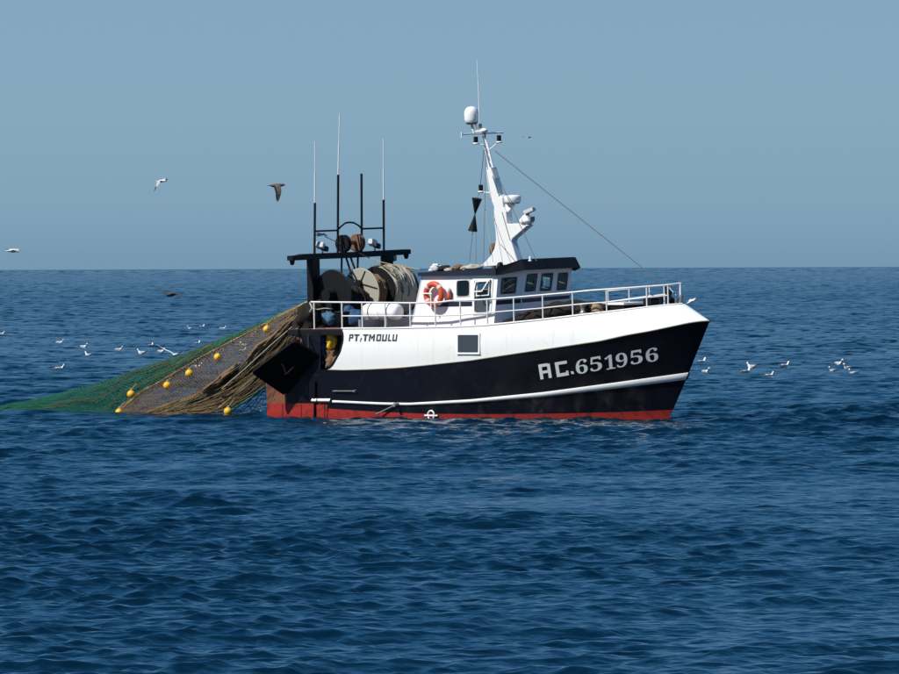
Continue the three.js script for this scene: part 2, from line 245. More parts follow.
// white topsides: from the knuckle to the shelter deck, aft end cut to an arc
const arc = line([[0, 328], [.15, 334], [.45, 341.2], [.7, 343.4], [.85, 343], [1, 340.5]]);
const XS = v => LZ(arc(v), lerp(369.5, 328.4, v), 2.4).x;
const topsidePt = (w, v) => { const xs = XS(v), Xb = xs + w * (Lk - xs), Xt = xs + w * (Lt - xs), B = V(Xb, YK(Xb / Lk), kb(Xb)), t = V(Xt, yTop(Xt), tb(Xt)); const q = B.lerp(t, v); q.z += .05 * Math.sin(v * Math.PI) * (1 - w * w); return q; };
function onTop(px, py, out = 0) { let w = (px - 330) / 375, v = .6; const f = (a, b) => topsidePt(clamp(a, 0, 1), clamp(b, 0, 1));
  for (let k = 0; k < 14; k++) { const e = 1e-3, [x, y] = proj(f(w, v)), [xu, yu] = proj(f(w + e, v)), [xh, yh] = proj(f(w, v + e)), a = (xu - x) / e, b = (xh - x) / e, c = (yu - y) / e, d = (yh - y) / e, D = a * d - b * c, ex = px - x, ey = py - y; w = clamp(w + (d * ex - b * ey) / D, .001, .99); v = clamp(v + (-c * ex + a * ey) / D, .001, .99); }
  const q = f(w, v), e = 1e-3, n = f(w + e, v).sub(q).cross(f(w, v + e).sub(q)).normalize(); if (n.z < 0) n.negate(); return q.addScaledVector(n, out); }
const topside = part('topside', both(sheet(100, 14, (i, j) => topsidePt(uS(i), j), UV)), M.whiteHull, boat, 'white upper side of the hull');
for (const x of [366, 402, 446, 497, 536, 575, 612, 648]) part('weld_seam', tube(onTop(x, lineT(x) + 2, .001), onTop(x + 1.2, lineK(x) - 2, .001), .006, .006, 5), M.white, topside);
part('knuckle_rail', both(new THREE.TubeGeometry(new THREE.CatmullRomCurve3([...Array(60)].map((_, k) => { const X = lerp(XS(0), Lk - .01, uS(k / 59)); return V(X, YK(X / Lk), kb(X) + .0); })), 120, .022, 6)), M.cream, topside);
part('deck_edge', both(new THREE.TubeGeometry(new THREE.CatmullRomCurve3([...Array(60)].map((_, k) => { const X = lerp(XS(1), Lt - .01, uS(k / 59)); return V(X, yTop(X), tb(X)); })), 120, .028, 6)), M.white, topside);
{ // arc-shaped coaming of the side opening
  const pts = [...Array(16)].map((_, k) => topsidePt(0, k / 15));
  for (const g of both(sheet(15, 3, (i, j) => { const q = topsidePt(0, i); q.z -= .34 * j; q.x += .012; return q; }))) part('opening_coaming', g, M.grey, topside);
  part('coaming_rim', both(curve(pts, .03, 40)), M.black, topside);
}
const plateX0 = .95;
const deck = part('shelter_deck', [sheet(80, 8, (i, j) => { const X = lerp(plateX0, Lt - .02, i), s = lerp(-1, 1, j); return V(X, yTop(X) - .02 + .05 * (1 - s * s), s * Math.max(.0, tb(X) - .01)); }, q => [q.x * .3, q.z * .3])], M.deck, boat);
part('deck_beam', [...both(box(V((plateX0 + XS(1)) / 2, yTop(1.5) - .11, 2.30), XS(1) - plateX0 + .1, .16, .1)), box(V(plateX0, yTop(1) - .1, 0), .1, .16, 4.5)], M.black, deck);
part('working_deck', sheet(20, 6, (i, j) => { const X = lerp(.02, 5, i); return V(X, 1.02, lerp(-1, 1, j) * (kb(X) - .28)); }, q => [q.x * .3, q.z * .3]), M.rust, boat);
part('bulkhead', box(V(3.6, 1.95, 0), .08, 1.75, 4.6), M.grey, boat); part('inner_bulkhead', box(V(2.35, 1.9, 1.35), 2.4, 1.7, .06), M.grey, boat);
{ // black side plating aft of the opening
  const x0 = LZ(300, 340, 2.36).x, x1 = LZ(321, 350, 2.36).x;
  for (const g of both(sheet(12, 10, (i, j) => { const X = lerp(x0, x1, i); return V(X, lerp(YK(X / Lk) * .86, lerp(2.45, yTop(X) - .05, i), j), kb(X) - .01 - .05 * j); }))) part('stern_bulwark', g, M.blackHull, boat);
  for (const g of both(sheet(8, 4, (i, j) => { const X = lerp(.02, x0, i); return V(X, lerp(YK(X / Lk) * .86, YK(X / Lk) * 1.12, j), kb(X)); }))) part('quarter_bulwark', g, M.rust, boat);
  part('stern_roller', discZ(V(.12, 1.75, 0), .14, 3.4), M.steel, boat);
}
{ // hull window in the white side
  const q = [[458.5, 335], [479, 335], [479, 352.6], [458.5, 352.6]].map(p => onTop(...p)), c = V(0, 0, 0); q.forEach(p => c.addScaledVector(p, .25));
  const eu = q[1].clone().sub(q[0]).add(q[2]).sub(q[3]).normalize(), ev0 = q[0].clone().sub(q[3]), en = eu.clone().cross(ev0).normalize(), ev = en.clone().cross(eu).normalize(), R4 = q.map(p => { const d = p.clone().sub(c); return [d.dot(eu), d.dot(ev)]; }).reverse();
  const wp = part('side_window', panel(c.clone().addScaledVector(en, .038), eu, ev, grown(R4, .045), [roundPath(R4, .03)], .08), M.white, topside);
  part('pane', panel(c.clone().addScaledVector(en, .03), eu, ev, grown(R4, .01), [], .008), mat('sidePane', [.045, .055, .065], .12), wp);
}

/* ------------------------------------------------------------------ lettering on the hull */
const font = await new FontLoader().loadAsync('fonts/droid/droid_serif_bold.typeface.json');
const rect = (x0, y0, x1, y1) => [[x0, y0], [x1, y0], [x1, y1], [x0, y1]];
const block = { // block letters in a unit box
  A: [rect(0, 0, .27, 1), rect(.73, 0, 1, .95), rect(.27, .8, .8, 1), rect(.27, .36, .73, .54)],
  C: [rect(0, 0, .28, 1), rect(.28, .80, 1, 1), rect(.28, 0, 1, .22), rect(.8, .22, 1, .32)],
  P: [rect(0, 0, .3, 1), rect(.3, .8, 1, 1), rect(.3, .4, 1, .58), rect(.72, .58, 1, .8)],
  T: [rect(0, .78, 1, 1), rect(.34, 0, .66, .78)], M: [rect(0, 0, .24, 1), rect(.76, 0, 1, 1), [[.24, 1], [.24, .68], [.5, .22], [.5, .55]], [[.5, .55], [.5, .22], [.76, .68], [.76, 1]]],
  O: [rect(0, 0, .26, 1), rect(.74, 0, 1, 1), rect(.26, .8, .74, 1), rect(.26, 0, .74, .2)], U: [rect(0, 0, .27, 1), rect(.73, 0, 1, 1), rect(.27, 0, .73, .2)], L: [rect(0, 0, .36, 1), rect(.36, 0, 1, .2)],
  comma: [[[.2, 1], [.9, 1], [.5, 0], [0, 0]]], dot: [rect(0, 0, 1, 1)],
};
function glyphShapes(ch) {
  if (block[ch]) return block[ch].map(p => new THREE.Shape(p.map(q => new THREE.Vector2(...q))));
  const sh = font.generateShapes(ch, 1), b = new THREE.Box2(); sh.forEach(s => s.getPoints(6).forEach(p => b.expandByPoint(p)));
  const m = (s) => { const e = s.extractPoints(6), f = p => new THREE.Vector2((p.x - b.min.x) / (b.max.x - b.min.x), (p.y - b.min.y) / (b.max.y - b.min.y)); const o = new THREE.Shape(e.shape.map(f)); o.holes = e.holes.map(h => new THREE.Path(h.map(f))); return o; };
  return sh.map(m);
}
function glyph(ch, x0, x1, yt, yb, slope, shear, place, m, parent) {
  const geos = glyphShapes(ch).map(s => { const g = new THREE.ShapeGeometry(s, 6), p = g.attributes.position, w = x1 - x0;
    for (let i = 0; i < p.count; i++) { const a = p.getX(i), b = p.getY(i), px = lerp(x0, x1, a) + shear * (b - .5), py = lerp(yb, yt, b) - slope * w * (a - .5), q = place(px, py); p.setXYZ(i, q.x, q.y, q.z); } g.computeVertexNormals(); return g; });
  return part('letter', geos, m, parent);
}
for (const [ch, x0, x1, yt, yb] of [['A', 539.6, 551, 363.4, 378.3], ['C', 556, 568, 361.2, 375.9], ['dot', 571.3, 573.9, 371, 373.6], ['6', 576, 587.6, 359, 373.3], ['5', 590.2, 601.9, 356.4, 370.6], ['1', 605, 615, 354.6, 368.8], ['9', 616, 627.4, 352.6, 366.8], ['5', 630.5, 642.5, 349.8, 363.6], ['6', 645.8, 658, 347.7, 361.4]])
  glyph(ch, x0, x1, yt, yb, .17, ch === 'A' || ch === 'C' ? -2.4 : -1.2, (x, y) => onHull(x, y, .022), M.letter, hull);
for (const [ch, x0, x1, t, b] of [['P', 349.3, 353.3, 0, 0], ['T', 354.2, 359.3, 0, 0], ['comma', 360.4, 361.9, 3.6, .6], ['T', 363, 368.2, 0, 0], ['M', 369.2, 374.9, 0, 0], ['O', 376.7, 381.2, 0, 0], ['U', 382.4, 387, 0, 0], ['L', 388.4, 391.6, 0, 0], ['U', 392.8, 397.2, 0, 0]])
  glyph(ch, x0, x1, 334.2 + t, 341.1 + b, 0, .9, (x, y) => onTop(x, y, .012), M.letterDark, topside);

/* ------------------------------------------------------------------ guard rails */
const railX = (px, py, side = 1) => { let z = 2.2 * side, q; for (let k = 0; k < 30; k++) { q = LZ(px, py, z); const t = side * Math.max(.05, tb(Math.min(q.x, Lt - .05)) - .09); z = lerp(z, t, .5); } return q; };
{
  const top = line([[300, 302], [311, 302], [410, 303], [437, 302.6], [451, 300.7], [472, 300.2], [510, 297.8], [572, 292.4], [590, 290.5], [646, 286.6], [668, 285], [690, 283]]);
  const midr = line([[300, 316], [342, 316], [436, 315.8], [460, 315], [490, 312.5], [542, 308.2], [583, 303.8], [606, 302.3], [646, 297.6], [668, 295.4], [690, 294]]);
  const gr = new THREE.Group(); gr.name = 'guard_rail'; gr.userData.label = 'white tubular rail along the starboard deck edge'; boat.add(gr);
  const seq = (a, b, n) => [...Array(n + 1)].map((_, k) => lerp(a, b, k / n));
  part('top_rail', path(seq(311, 668, 60).map(x => railX(x, top(x))), .026, 7), M.rail, gr);
  part('mid_rail', path(seq(342, 668, 50).map(x => railX(x, midr(x))), .019, 7), M.rail, gr);
  for (const x of [341.8, 362, 385, 410, 435, 460, 487, 513.6, 542.5, 572.4, 606.3, 646.5, 667.8]) { const p = railX(x, top(x)); part('post', tube(V(p.x, yTop(p.x) - .03, p.z), p, .022), M.rail, gr); }
  { const p = railX(314, 302); part('post', tube(V(p.x, yTop(p.x) - .05, p.z), p, .022), M.rail, gr); }
  const pr = new THREE.Group(); pr.name = 'guard_rail'; pr.userData.label = 'white tubular rail along the port side of the bow'; boat.add(pr);
  const ptop = line([[600, 291.6], [607, 291], [646, 287], [682, 283.4]]), pmid = line([[600, 302.6], [607, 302], [650, 296], [682, 292.6]]);
  const end = railX(680, 283.6, -1);
  part('top_rail', path([...seq(607, 678, 20).map(x => railX(x, ptop(x), -1)), LZ(681, 283.4, 0)], .024, 7), M.rail, pr);
  part('mid_rail', path(seq(607, 668, 16).map(x => railX(x, pmid(x), -1)), .018, 7), M.rail, pr);
  for (const x of [608, 629, 649.3, 664]) { const p = railX(x, ptop(x), -1); part('post', tube(V(p.x, yTop(p.x) - .03, p.z), p, .02), M.rail, pr); }
  const b = LZ(680.3, 283.2, 0); part('bow_post', [tube(V(b.x, yTop(b.x) - .03, 0), b, .035), tube(b, LZ(667.8, 285, railX(667.8, 285).z), .024)], M.rail, pr);
}

/* ------------------------------------------------------------------ wheelhouse */
const WH = {};
{
  const Z1 = 1.75, s0 = LZ(408.5, 327, Z1), s1 = LZ(421.5, 276, Z1), c0 = LZ(493.2, 323, Z1), c1 = LZ(498, 275.2, Z1);
  // plan corners at the foot and under the roof (starboard): aft, side, front
  const rake = .17, d0 = V(c0.x + .34, 0, 1.02), yb = 2.62;
  const botY = x => yTop(x) - .1, topY = x => lerp(s1.y, c1.y, (x - s1.x) / (c1.x - s1.x));
  const yf = LZ(525, 270.2, 1.02).y, yd = LX(548, 269.6, d0.x + rake).y;
  const pl = (a, b, up) => { const eu = b.clone().sub(a).normalize(), n = eu.clone().cross(up).normalize(), ev = n.clone().cross(eu).normalize(); return { o: a, eu, ev, n, uv: q => { const d = q.clone().sub(a); return [d.dot(eu), d.dot(ev)]; }, px(x, y) { return this.uv(hit(x, y, this.o, this.n)); } }; };
  const A = V(s0.x, botY(s0.x) - .1, Z1), At = V(s1.x, s1.y, Z1), C = V(c0.x, botY(c0.x) - .1, Z1), Ct = V(c1.x, c1.y, Z1), D = V(d0.x, botY(d0.x) - .1, 1.02), Dt = V(d0.x + rake, yf, 1.02);
  const m = v => V(v.x, v.y, -v.z), E = m(D), Et = m(Dt), Gm = V(C.x - .42, C.y, -Z1), Gt = V(Ct.x - .42, Ct.y - .02, -Z1), H = m(A), Ht = m(At);
  const walls = [], wh = new THREE.Group(); wh.name = 'wheelhouse'; boat.add(wh);
  const faces = [[A, C, Ct, At, 'side'], [C, D, Dt, Ct, 'corner'], [D, E, Et, Dt, 'front'], [E, Gm, Gt, Et, 'pc'], [Gm, H, Ht, Gt, 'ps'], [H, A, At, Ht, 'aft']];
  const frames = [];
  const pw = { side: [[[457.4, 281.2], [469, 280.7], [469, 295.4], [457.4, 295.9]], [[474.6, 280.6], [492.2, 279.6], [489.6, 312.2], [474.6, 312.8]]], corner: [[[502.2, 278.7], [516.4, 277.7], [514.6, 292.4], [501, 293.4]]], front: [[[527.6, 275], [536.9, 274.2], [534.5, 290.2], [525, 291]], [[542.3, 274.3], [552.6, 273.6], [550.2, 289.8], [540, 290.2]], [[558.6, 273.8], [567.4, 273.2], [565.6, 289], [557, 289.5]]] };
  let sideHoles;
  for (const [a, b, bt, at, k] of faces) {
    const up = at.clone().add(bt).sub(a).sub(b), P = pl(a, b, up), outline = [a, b, bt, at].map(q => P.uv(q));
    let quads = (pw[k] || []).map(q => q.map(p => P.px(...p)).reverse());
    const w = P.uv(b)[0];
    if (k === 'side') sideHoles = quads; if (k === 'corner') WH.cornerHoles = quads;
    if (k === 'pc') quads = WH.cornerHoles.map(q => q.map(([x, y]) => [w - x, y]).reverse());
    if (k === 'ps') quads = [sideHoles[0]].map(q => q.map(([x, y]) => [w - x, y]).reverse());
    if (k === 'aft') quads = [[[.5, 1.25], [1.3, 1.25], [1.3, 1.75], [.5, 1.75]]];
    walls.push(panel(P.o, P.eu, P.ev, outline, quads.map(q => roundPath(q, .07)), .05));
    quads.forEach((q, n) => frames.push([P, q, k, n]));
    WH[k] = P;
  }
  const wallMesh = part('wall', walls, M.white, wh); wallMesh.name = 'wall';
  for (const [P, q, k, n] of frames) {
    const off = d => P.o.clone().addScaledVector(P.n, d);
    if (k === 'side' && n === 1) { // door with an open hinged window
      const dm = mat('door', [.06, .075, .09], .35);
      const door = part('door', panel(off(-.03), P.eu, P.ev, q, [roundPath([[lerp(q[0][0], q[1][0], .12), lerp(q[0][1], q[3][1], .5)], [lerp(q[0][0], q[1][0], .86), lerp(q[0][1], q[3][1], .5)], [lerp(q[0][0], q[1][0], .9), lerp(q[0][1], q[3][1], .9)], [lerp(q[0][0], q[1][0], .12), lerp(q[0][1], q[3][1], .9)]], .05)], .03), dm, wh);
      part('door_frame', panel(off(.02), P.eu, P.ev, grown(q, .055), [roundPath(q, .06)], .03), M.white, wh);
      const fr = [[478.5, 281.2], [489.6, 280.4], [488.8, 294.6], [477, 295.3]].map(p => P.px(...p)).reverse();
      part('window_frame', panel(off(.03), P.eu, P.ev, grown(fr, .025), [roundPath(fr, .05)], .035), M.white, wh);
      // hinged pane swung out at the foot
      const hp = [[475.6, 281.8], [488.2, 281], [481.8, 291.4], [473.6, 291.8]], pts = hp.map((p, i) => hit(p[0], p[1], off(i < 2 ? .06 : .30), P.n));
      part('open_window', [0, 1, 2, 3].map(i => tube(pts[i], pts[(i + 1) % 4], .02)), M.white, wh);
      part('pane', sheet(1, 1, (i, j) => pts[0].clone().lerp(pts[1], i).lerp(pts[3].clone().lerp(pts[2], i), j)), M.glass, wh);
      continue;
    }
    const w = part('window', panel(off(.014), P.eu, P.ev, grown(q, .028), [roundPath(q, .06)], .03), k === 'side' ? M.dullWhite : M.grey, wh);
    const g = part('pane', panel(off(-.02), P.eu, P.ev, q, [], .004), M.glass, wh);
    // rubber gasket
    part('gasket', [new THREE.TubeGeometry(new THREE.CatmullRomCurve3(roundPath(q, .07).getPoints(4).map(p => P.o.clone().addScaledVector(P.eu, p.x).addScaledVector(P.ev, p.y).addScaledVector(P.n, .012)), true), 60, .014, 5, true)], M.black, wh);
  }
  // navy stripe under the windows
  const stripe = (P, a, b) => { const o = P.o.clone().addScaledVector(P.n, .006); return panel(o, P.eu, P.ev, [P.px(a[0], a[2]), P.px(b[0], b[2]), P.px(b[0], b[1]), P.px(a[0], a[1])], [], .005); };
  part('stripe', stripe(WH.side, [432, 302, 306.9], [472.2, 301.4, 306.2]), M.navy, wh);
  part('stripe', stripe(WH.corner, [495.6, 300.6, 305], [520.6, 298.9, 302.9]), M.navy, wh);
  part('stripe', stripe(WH.front, [522, 298.8, 302.8], [569.6, 295.2, 298.6]), M.navy, wh);
  // roof slab with a dark fascia and a sloping visor over the front windows
  const ov = .10, rp = [V(At.x - .05, At.y, Z1 + ov), V(Ct.x, Ct.y, Z1 + ov), V(Dt.x + .04, Dt.y + .02, 1.02 + ov), V(Dt.x + .04, Dt.y + .02, -1.02 - ov), V(Ct.x - .42, Ct.y, -Z1 - ov), V(At.x - .05, At.y, -Z1 - ov)];
  const hi = (p, d) => V(p.x, p.y + d, p.z), thick = [.10, .20, .29, .29, .20, .10];
  const rg = new THREE.BufferGeometry(), tri = [];
  const quad = (a, b, c, d) => tri.push(a, b, c, a, c, d);
  for (let k = 0; k < 6; k++) { const n = (k + 1) % 6; quad(rp[k], rp[n], hi(rp[n], thick[n]), hi(rp[k], thick[k])); }
  const topP = rp.map((p, k) => hi(p, thick[k])); for (const L of [topP, rp]) { tri.push(L[0], L[1], L[4], L[0], L[4], L[5], L[1], L[2], L[3], L[1], L[3], L[4]); }
  rg.setFromPoints(tri); rg.computeVertexNormals();
  const roof = part('roof', rg, Object.assign(M.navy.clone(), { side: THREE.DoubleSide }), boat, 'dark navy wheelhouse roof');
  { // visor
    const a = V(Ct.x + .10, Ct.y + .21, Z1 + .13), b = V(Dt.x + .06, Dt.y + .30, 1.02 + .14), d1 = .24, out = .20;
    const pm = v => V(v.x - .5, v.y, -v.z), up = [a, b, m(b), pm(a)], lo = [V(a.x + .05, a.y - .20, a.z + .05), V(b.x + out, b.y - .29, b.z + .06)]; lo.push(V(b.x + out, b.y - .29, -b.z + .02), pm(lo[0]));
    const t = []; for (let k = 0; k < 3; k++) t.push(lo[k], lo[k + 1], up[k + 1], lo[k], up[k + 1], up[k]);
    const th = .03, t2 = t.map(p => V(p.x - th, p.y + .0, p.z * .98)); const g = new THREE.BufferGeometry().setFromPoints([...t, ...t2]); g.computeVertexNormals();
    part('visor', g, Object.assign(M.black.clone(), { side: THREE.DoubleSide }), roof);
  }
  const rl = LZ(530, 258.6, 1.2); part('roof_light', [lathe([[0, 0], [.05, 0], [.05, .03], [.025, .05], [.03, .13], [0, .15]], V(rl.x, rl.y - .08, rl.z), 10)], M.white, roof);
  WH.roofY = x => lerp(At.y + .10, Ct.y + .20, (x - At.x) / (Ct.x - At.x));
  // inside: floor and console
  part('console', [box(V(Dt.x - .75, 3.15, 0), .5, 1.0, 2.2), box(V(Dt.x - .7, 3.72, .4), .1, .28, .4), box(V(Dt.x - .7, 3.72, -.4), .1, .25, .35), tube(V(s1.x + 1.6, 2.6, -.2), V(s1.x + 1.6, 3.6, -.2), .12)], M.grey, wh);
  // clutter on the roof
  for (const [x, y, sx, sy, sz, c] of [[437, 268.5, .14, .12, .3, 'dullWhite'], [445, 267.8, .22, .10, .2, 'netDark'], [452, 267.6, .2, .06, .25, 'cream'], [459, 266.4, .16, .10, .22, 'brown'], [466, 265.6, .12, .08, .2, 'cream'], [474, 264.6, .24, .10, .25, 'netWhite'], [500, 263.8, .08, .1, .1, 'black']]) { const p = LZ(x, y, 1.3); part('deck_gear', lump(V(p.x, WH.roofY(p.x) + sy * .6, p.z), sx, sy, sz, .3, 1.6, 3), M[c], roof); }
  { const p = LZ(434.5, 268.5, 1.4); part('roof_lamp', [tube(V(p.x, WH.roofY(p.x) - .02, p.z), V(p.x, WH.roofY(p.x) + .2, p.z), .02), box(V(p.x + .06, WH.roofY(p.x) + .2, p.z), .2, .05, .08)], M.white, roof); }
}

/* ------------------------------------------------------------------ mast with radars, lights and aerials */
{
  const mast = new THREE.Group(); mast.name = 'mast'; boat.add(mast);
  const q = (x, y, z = 0) => LZ(x, y, z);
  const outline = [[482, 266.5], [488, 262.5], [494, 256], [497.6, 249], [499.3, 240], [498.8, 230], [497, 217], [497.4, 206.5], [494.2, 199], [492.4, 192], [489.8, 176], [488.6, 168], [493.2, 168], [496.5, 178], [500, 194], [504.5, 198], [505.8, 207], [508.4, 212], [509.6, 224.4], [526.5, 223.8], [530, 225.4], [515, 238], [513.6, 241.5], [520.5, 263.4]];
  const th = .20, P2 = outline.map(p => q(...p)), sh = new THREE.Shape(P2.map(p => new THREE.Vector2(p.x, p.y)));
  part('mast_plate', new THREE.ExtrudeGeometry(sh, { depth: th, bevelEnabled: true, bevelSize: .02, bevelThickness: .03, bevelSegments: 2, steps: 1 }).translate(0, 0, -th / 2), M.whiteHull, mast);
  for (const [a, b] of [[[500.5, 244], [516, 262]], [[502, 212], [510, 240]], [[492.5, 176], [499, 196]]]) part('seam', tube(q(...a, .14), q(...b, .14), .012), M.grey, mast);
  part('pole_section', [tube(q(490, 170), q(483.6, 135), .05, .035), tube(q(494, 172, .0), q(487, 143), .03), ...[140, 147, 154, 161].map((y, k) => tube(q(484.6 + (y - 135) * .19, y), q(487.2 + (y - 143) * .24, y + 3), .018))], M.white, mast);
  // the yard with lights
  part('crosstree', [tube(LX(461.6, 134.4, q(483, 134).x), LX(503.4, 132.5, q(483, 134).x), .022), tube(LX(461.7, 132, q(483, 134).x), LX(461.7, 137.6, q(483, 134).x), .02), tube(q(487, 146), q(475.5, 143, .2), .014), tube(q(489, 150), q(498, 142.5, -.2), .014)], M.white, mast);
  const lightAt = (x, y, z, s = 1) => { const p = q(x, y, z); part('navigation_light', [tube(V(p.x, p.y - .08 * s, p.z), V(p.x, p.y + .09 * s, p.z), .062 * s, .062 * s, 14)], M.black, mast); part('light_base', lathe([[0, -.13 * s], [.09 * s, -.13 * s], [.075 * s, -.08 * s], [0, -.08 * s]], p, 14), M.white, mast); };
  lightAt(475.8, 139.8, .2); lightAt(499, 138.4, -.2); lightAt(480.8, 188, .15);
  part('light_arm', [tube(q(480.8, 192.2, .15), q(495, 193, 0), .018)], M.white, mast);
  { const p = q(471.4, 115, .1); const d = part('satellite_dome', lathe([[0, -.235], [.14, -.235], [.185, -.2], [.2, -.12], [.203, 0], [.195, .1], [.155, .185], [.09, .23], [0, .245]], p, 28), M.white, mast); part('dome_base', lathe([[0, -.27], [.12, -.27], [.17, -.225], [.187, -.19], [0, -.19]], p, 24), M.grey, d); part('dome_pole', tube(V(p.x, p.y - .26, p.z), q(474, 133.5, .1), .035), M.dullWhite, d); }
  { const p = q(484, 130.6, .0); part('gps_antenna', lathe([[0, -.06], [.06, -.06], [.11, -.02], [.105, .02], [.07, .055], [0, .07]], p, 18), M.white, mast); part('antenna_stem', tube(V(p.x, p.y - .2, 0), V(p.x, p.y - .04, 0), .05), M.grey, mast); }
  part('horn', box(q(478.6, 126, .05), .14, .13, .14), M.grey, mast); part('antenna_bracket', tube(q(475, 131.6, .05), q(482, 131.2, .05), .03), M.white, mast);
  part('whip_antenna', [tube(q(479.4, 122, .05), q(478.6, 90, .05), .016, .012), tube(q(478.6, 90, .05), q(477, 60, .05), .012, .008)], M.white, mast);
  { const p = q(512.6, 199, 0); const d = part('radar_dome', lathe([[0, -.11], [.2, -.11], [.225, -.085], [.235, -.01], [.235, .05], [.215, .095], [.15, .11], [0, .115]], p, 30), M.white, mast); part('radar_base', lathe([[0, -.135], [.17, -.135], [.205, -.105], [.222, -.088], [0, -.088]], p, 30), mat('radarBase', [.1, .17, .27], .5), d);
    part('radar_bracket', [new THREE.ExtrudeGeometry(new THREE.Shape([q(504, 204), q(515, 205), q(507, 214), q(505, 212)].map(v => new THREE.Vector2(v.x, v.y))), { depth: .1, bevelEnabled: false }).translate(0, 0, -.05), tube(V(p.x, p.y - .2, 0), V(p.x, p.y - .12, 0), .06)], M.white, mast); }
  { const p = q(526.5, 219.3, 0); const d = part('searchlight', lathe([[0, -.13], [.16, -.13], [.2, -.08], [.21, -.02], [.16, .05], [.08, .12], [0, .15]], p, 24), M.white, mast); part('lens_hood', box(q(529.5, 210.8, 0), .30, .10, .22, .3, .35), M.dullWhite, d); part('yoke', [tube(q(527, 214.5), q(529, 211.5), .05), box(q(530.5, 219, 0), .16, .14, .2)], M.grey, d); }
  { const p = q(493.2, 250.5, -.55); part('exhaust_pipe', [tube(V(p.x, WH.roofY(p.x), p.z), V(p.x, p.y + .02, p.z), .07, .07, 12), lathe([[0, -.12], [.09, -.12], [.11, 0], [.1, .13], [.05, .19], [0, .19]], V(p.x, p.y + .02, p.z), 14)], M.brown, mast); }
  // rigging
  const wire = (a, b, r = .011, m = M.wire) => part('stay', tube(a, b, r, r, 5), m, mast);
  wire(q(495, 151), V(LZ(659, 281, 0).x, LZ(659, 281, 0).y, 0), .013); wire(q(494, 168, .05), q(536.5, 261, 1.0)); wire(q(484, 150), q(480.3, 185, .15)); wire(q(486, 150), q(483.5, 268, .9), .008); wire(q(484, 200, .3), q(493, 262, 1.1), .008, M.paleRope);
}
{ // day shape: two black cones point to point on the halyard
  const p = LZ(474.9, 214.5, .3), g = boatThing('day_shape', 'two black cones point to point hanging beside the white mast', 'day shape', p);
  const a = LZ(477, 198.5, .3), b = LZ(472.7, 231, .3);
  part('upper_cone', tube(p, a, .012, .145, 20), M.black, g); part('lower_cone', tube(b, p, .135, .012, 20), M.black, g);
  part('halyard', [tube(a, LZ(479.8, 192, .2), .009), tube(b, LZ(469.5, 262, .6), .009), tube(LZ(476, 231, .3), LZ(476, 265, .6), .007)], M.wire, g);
}

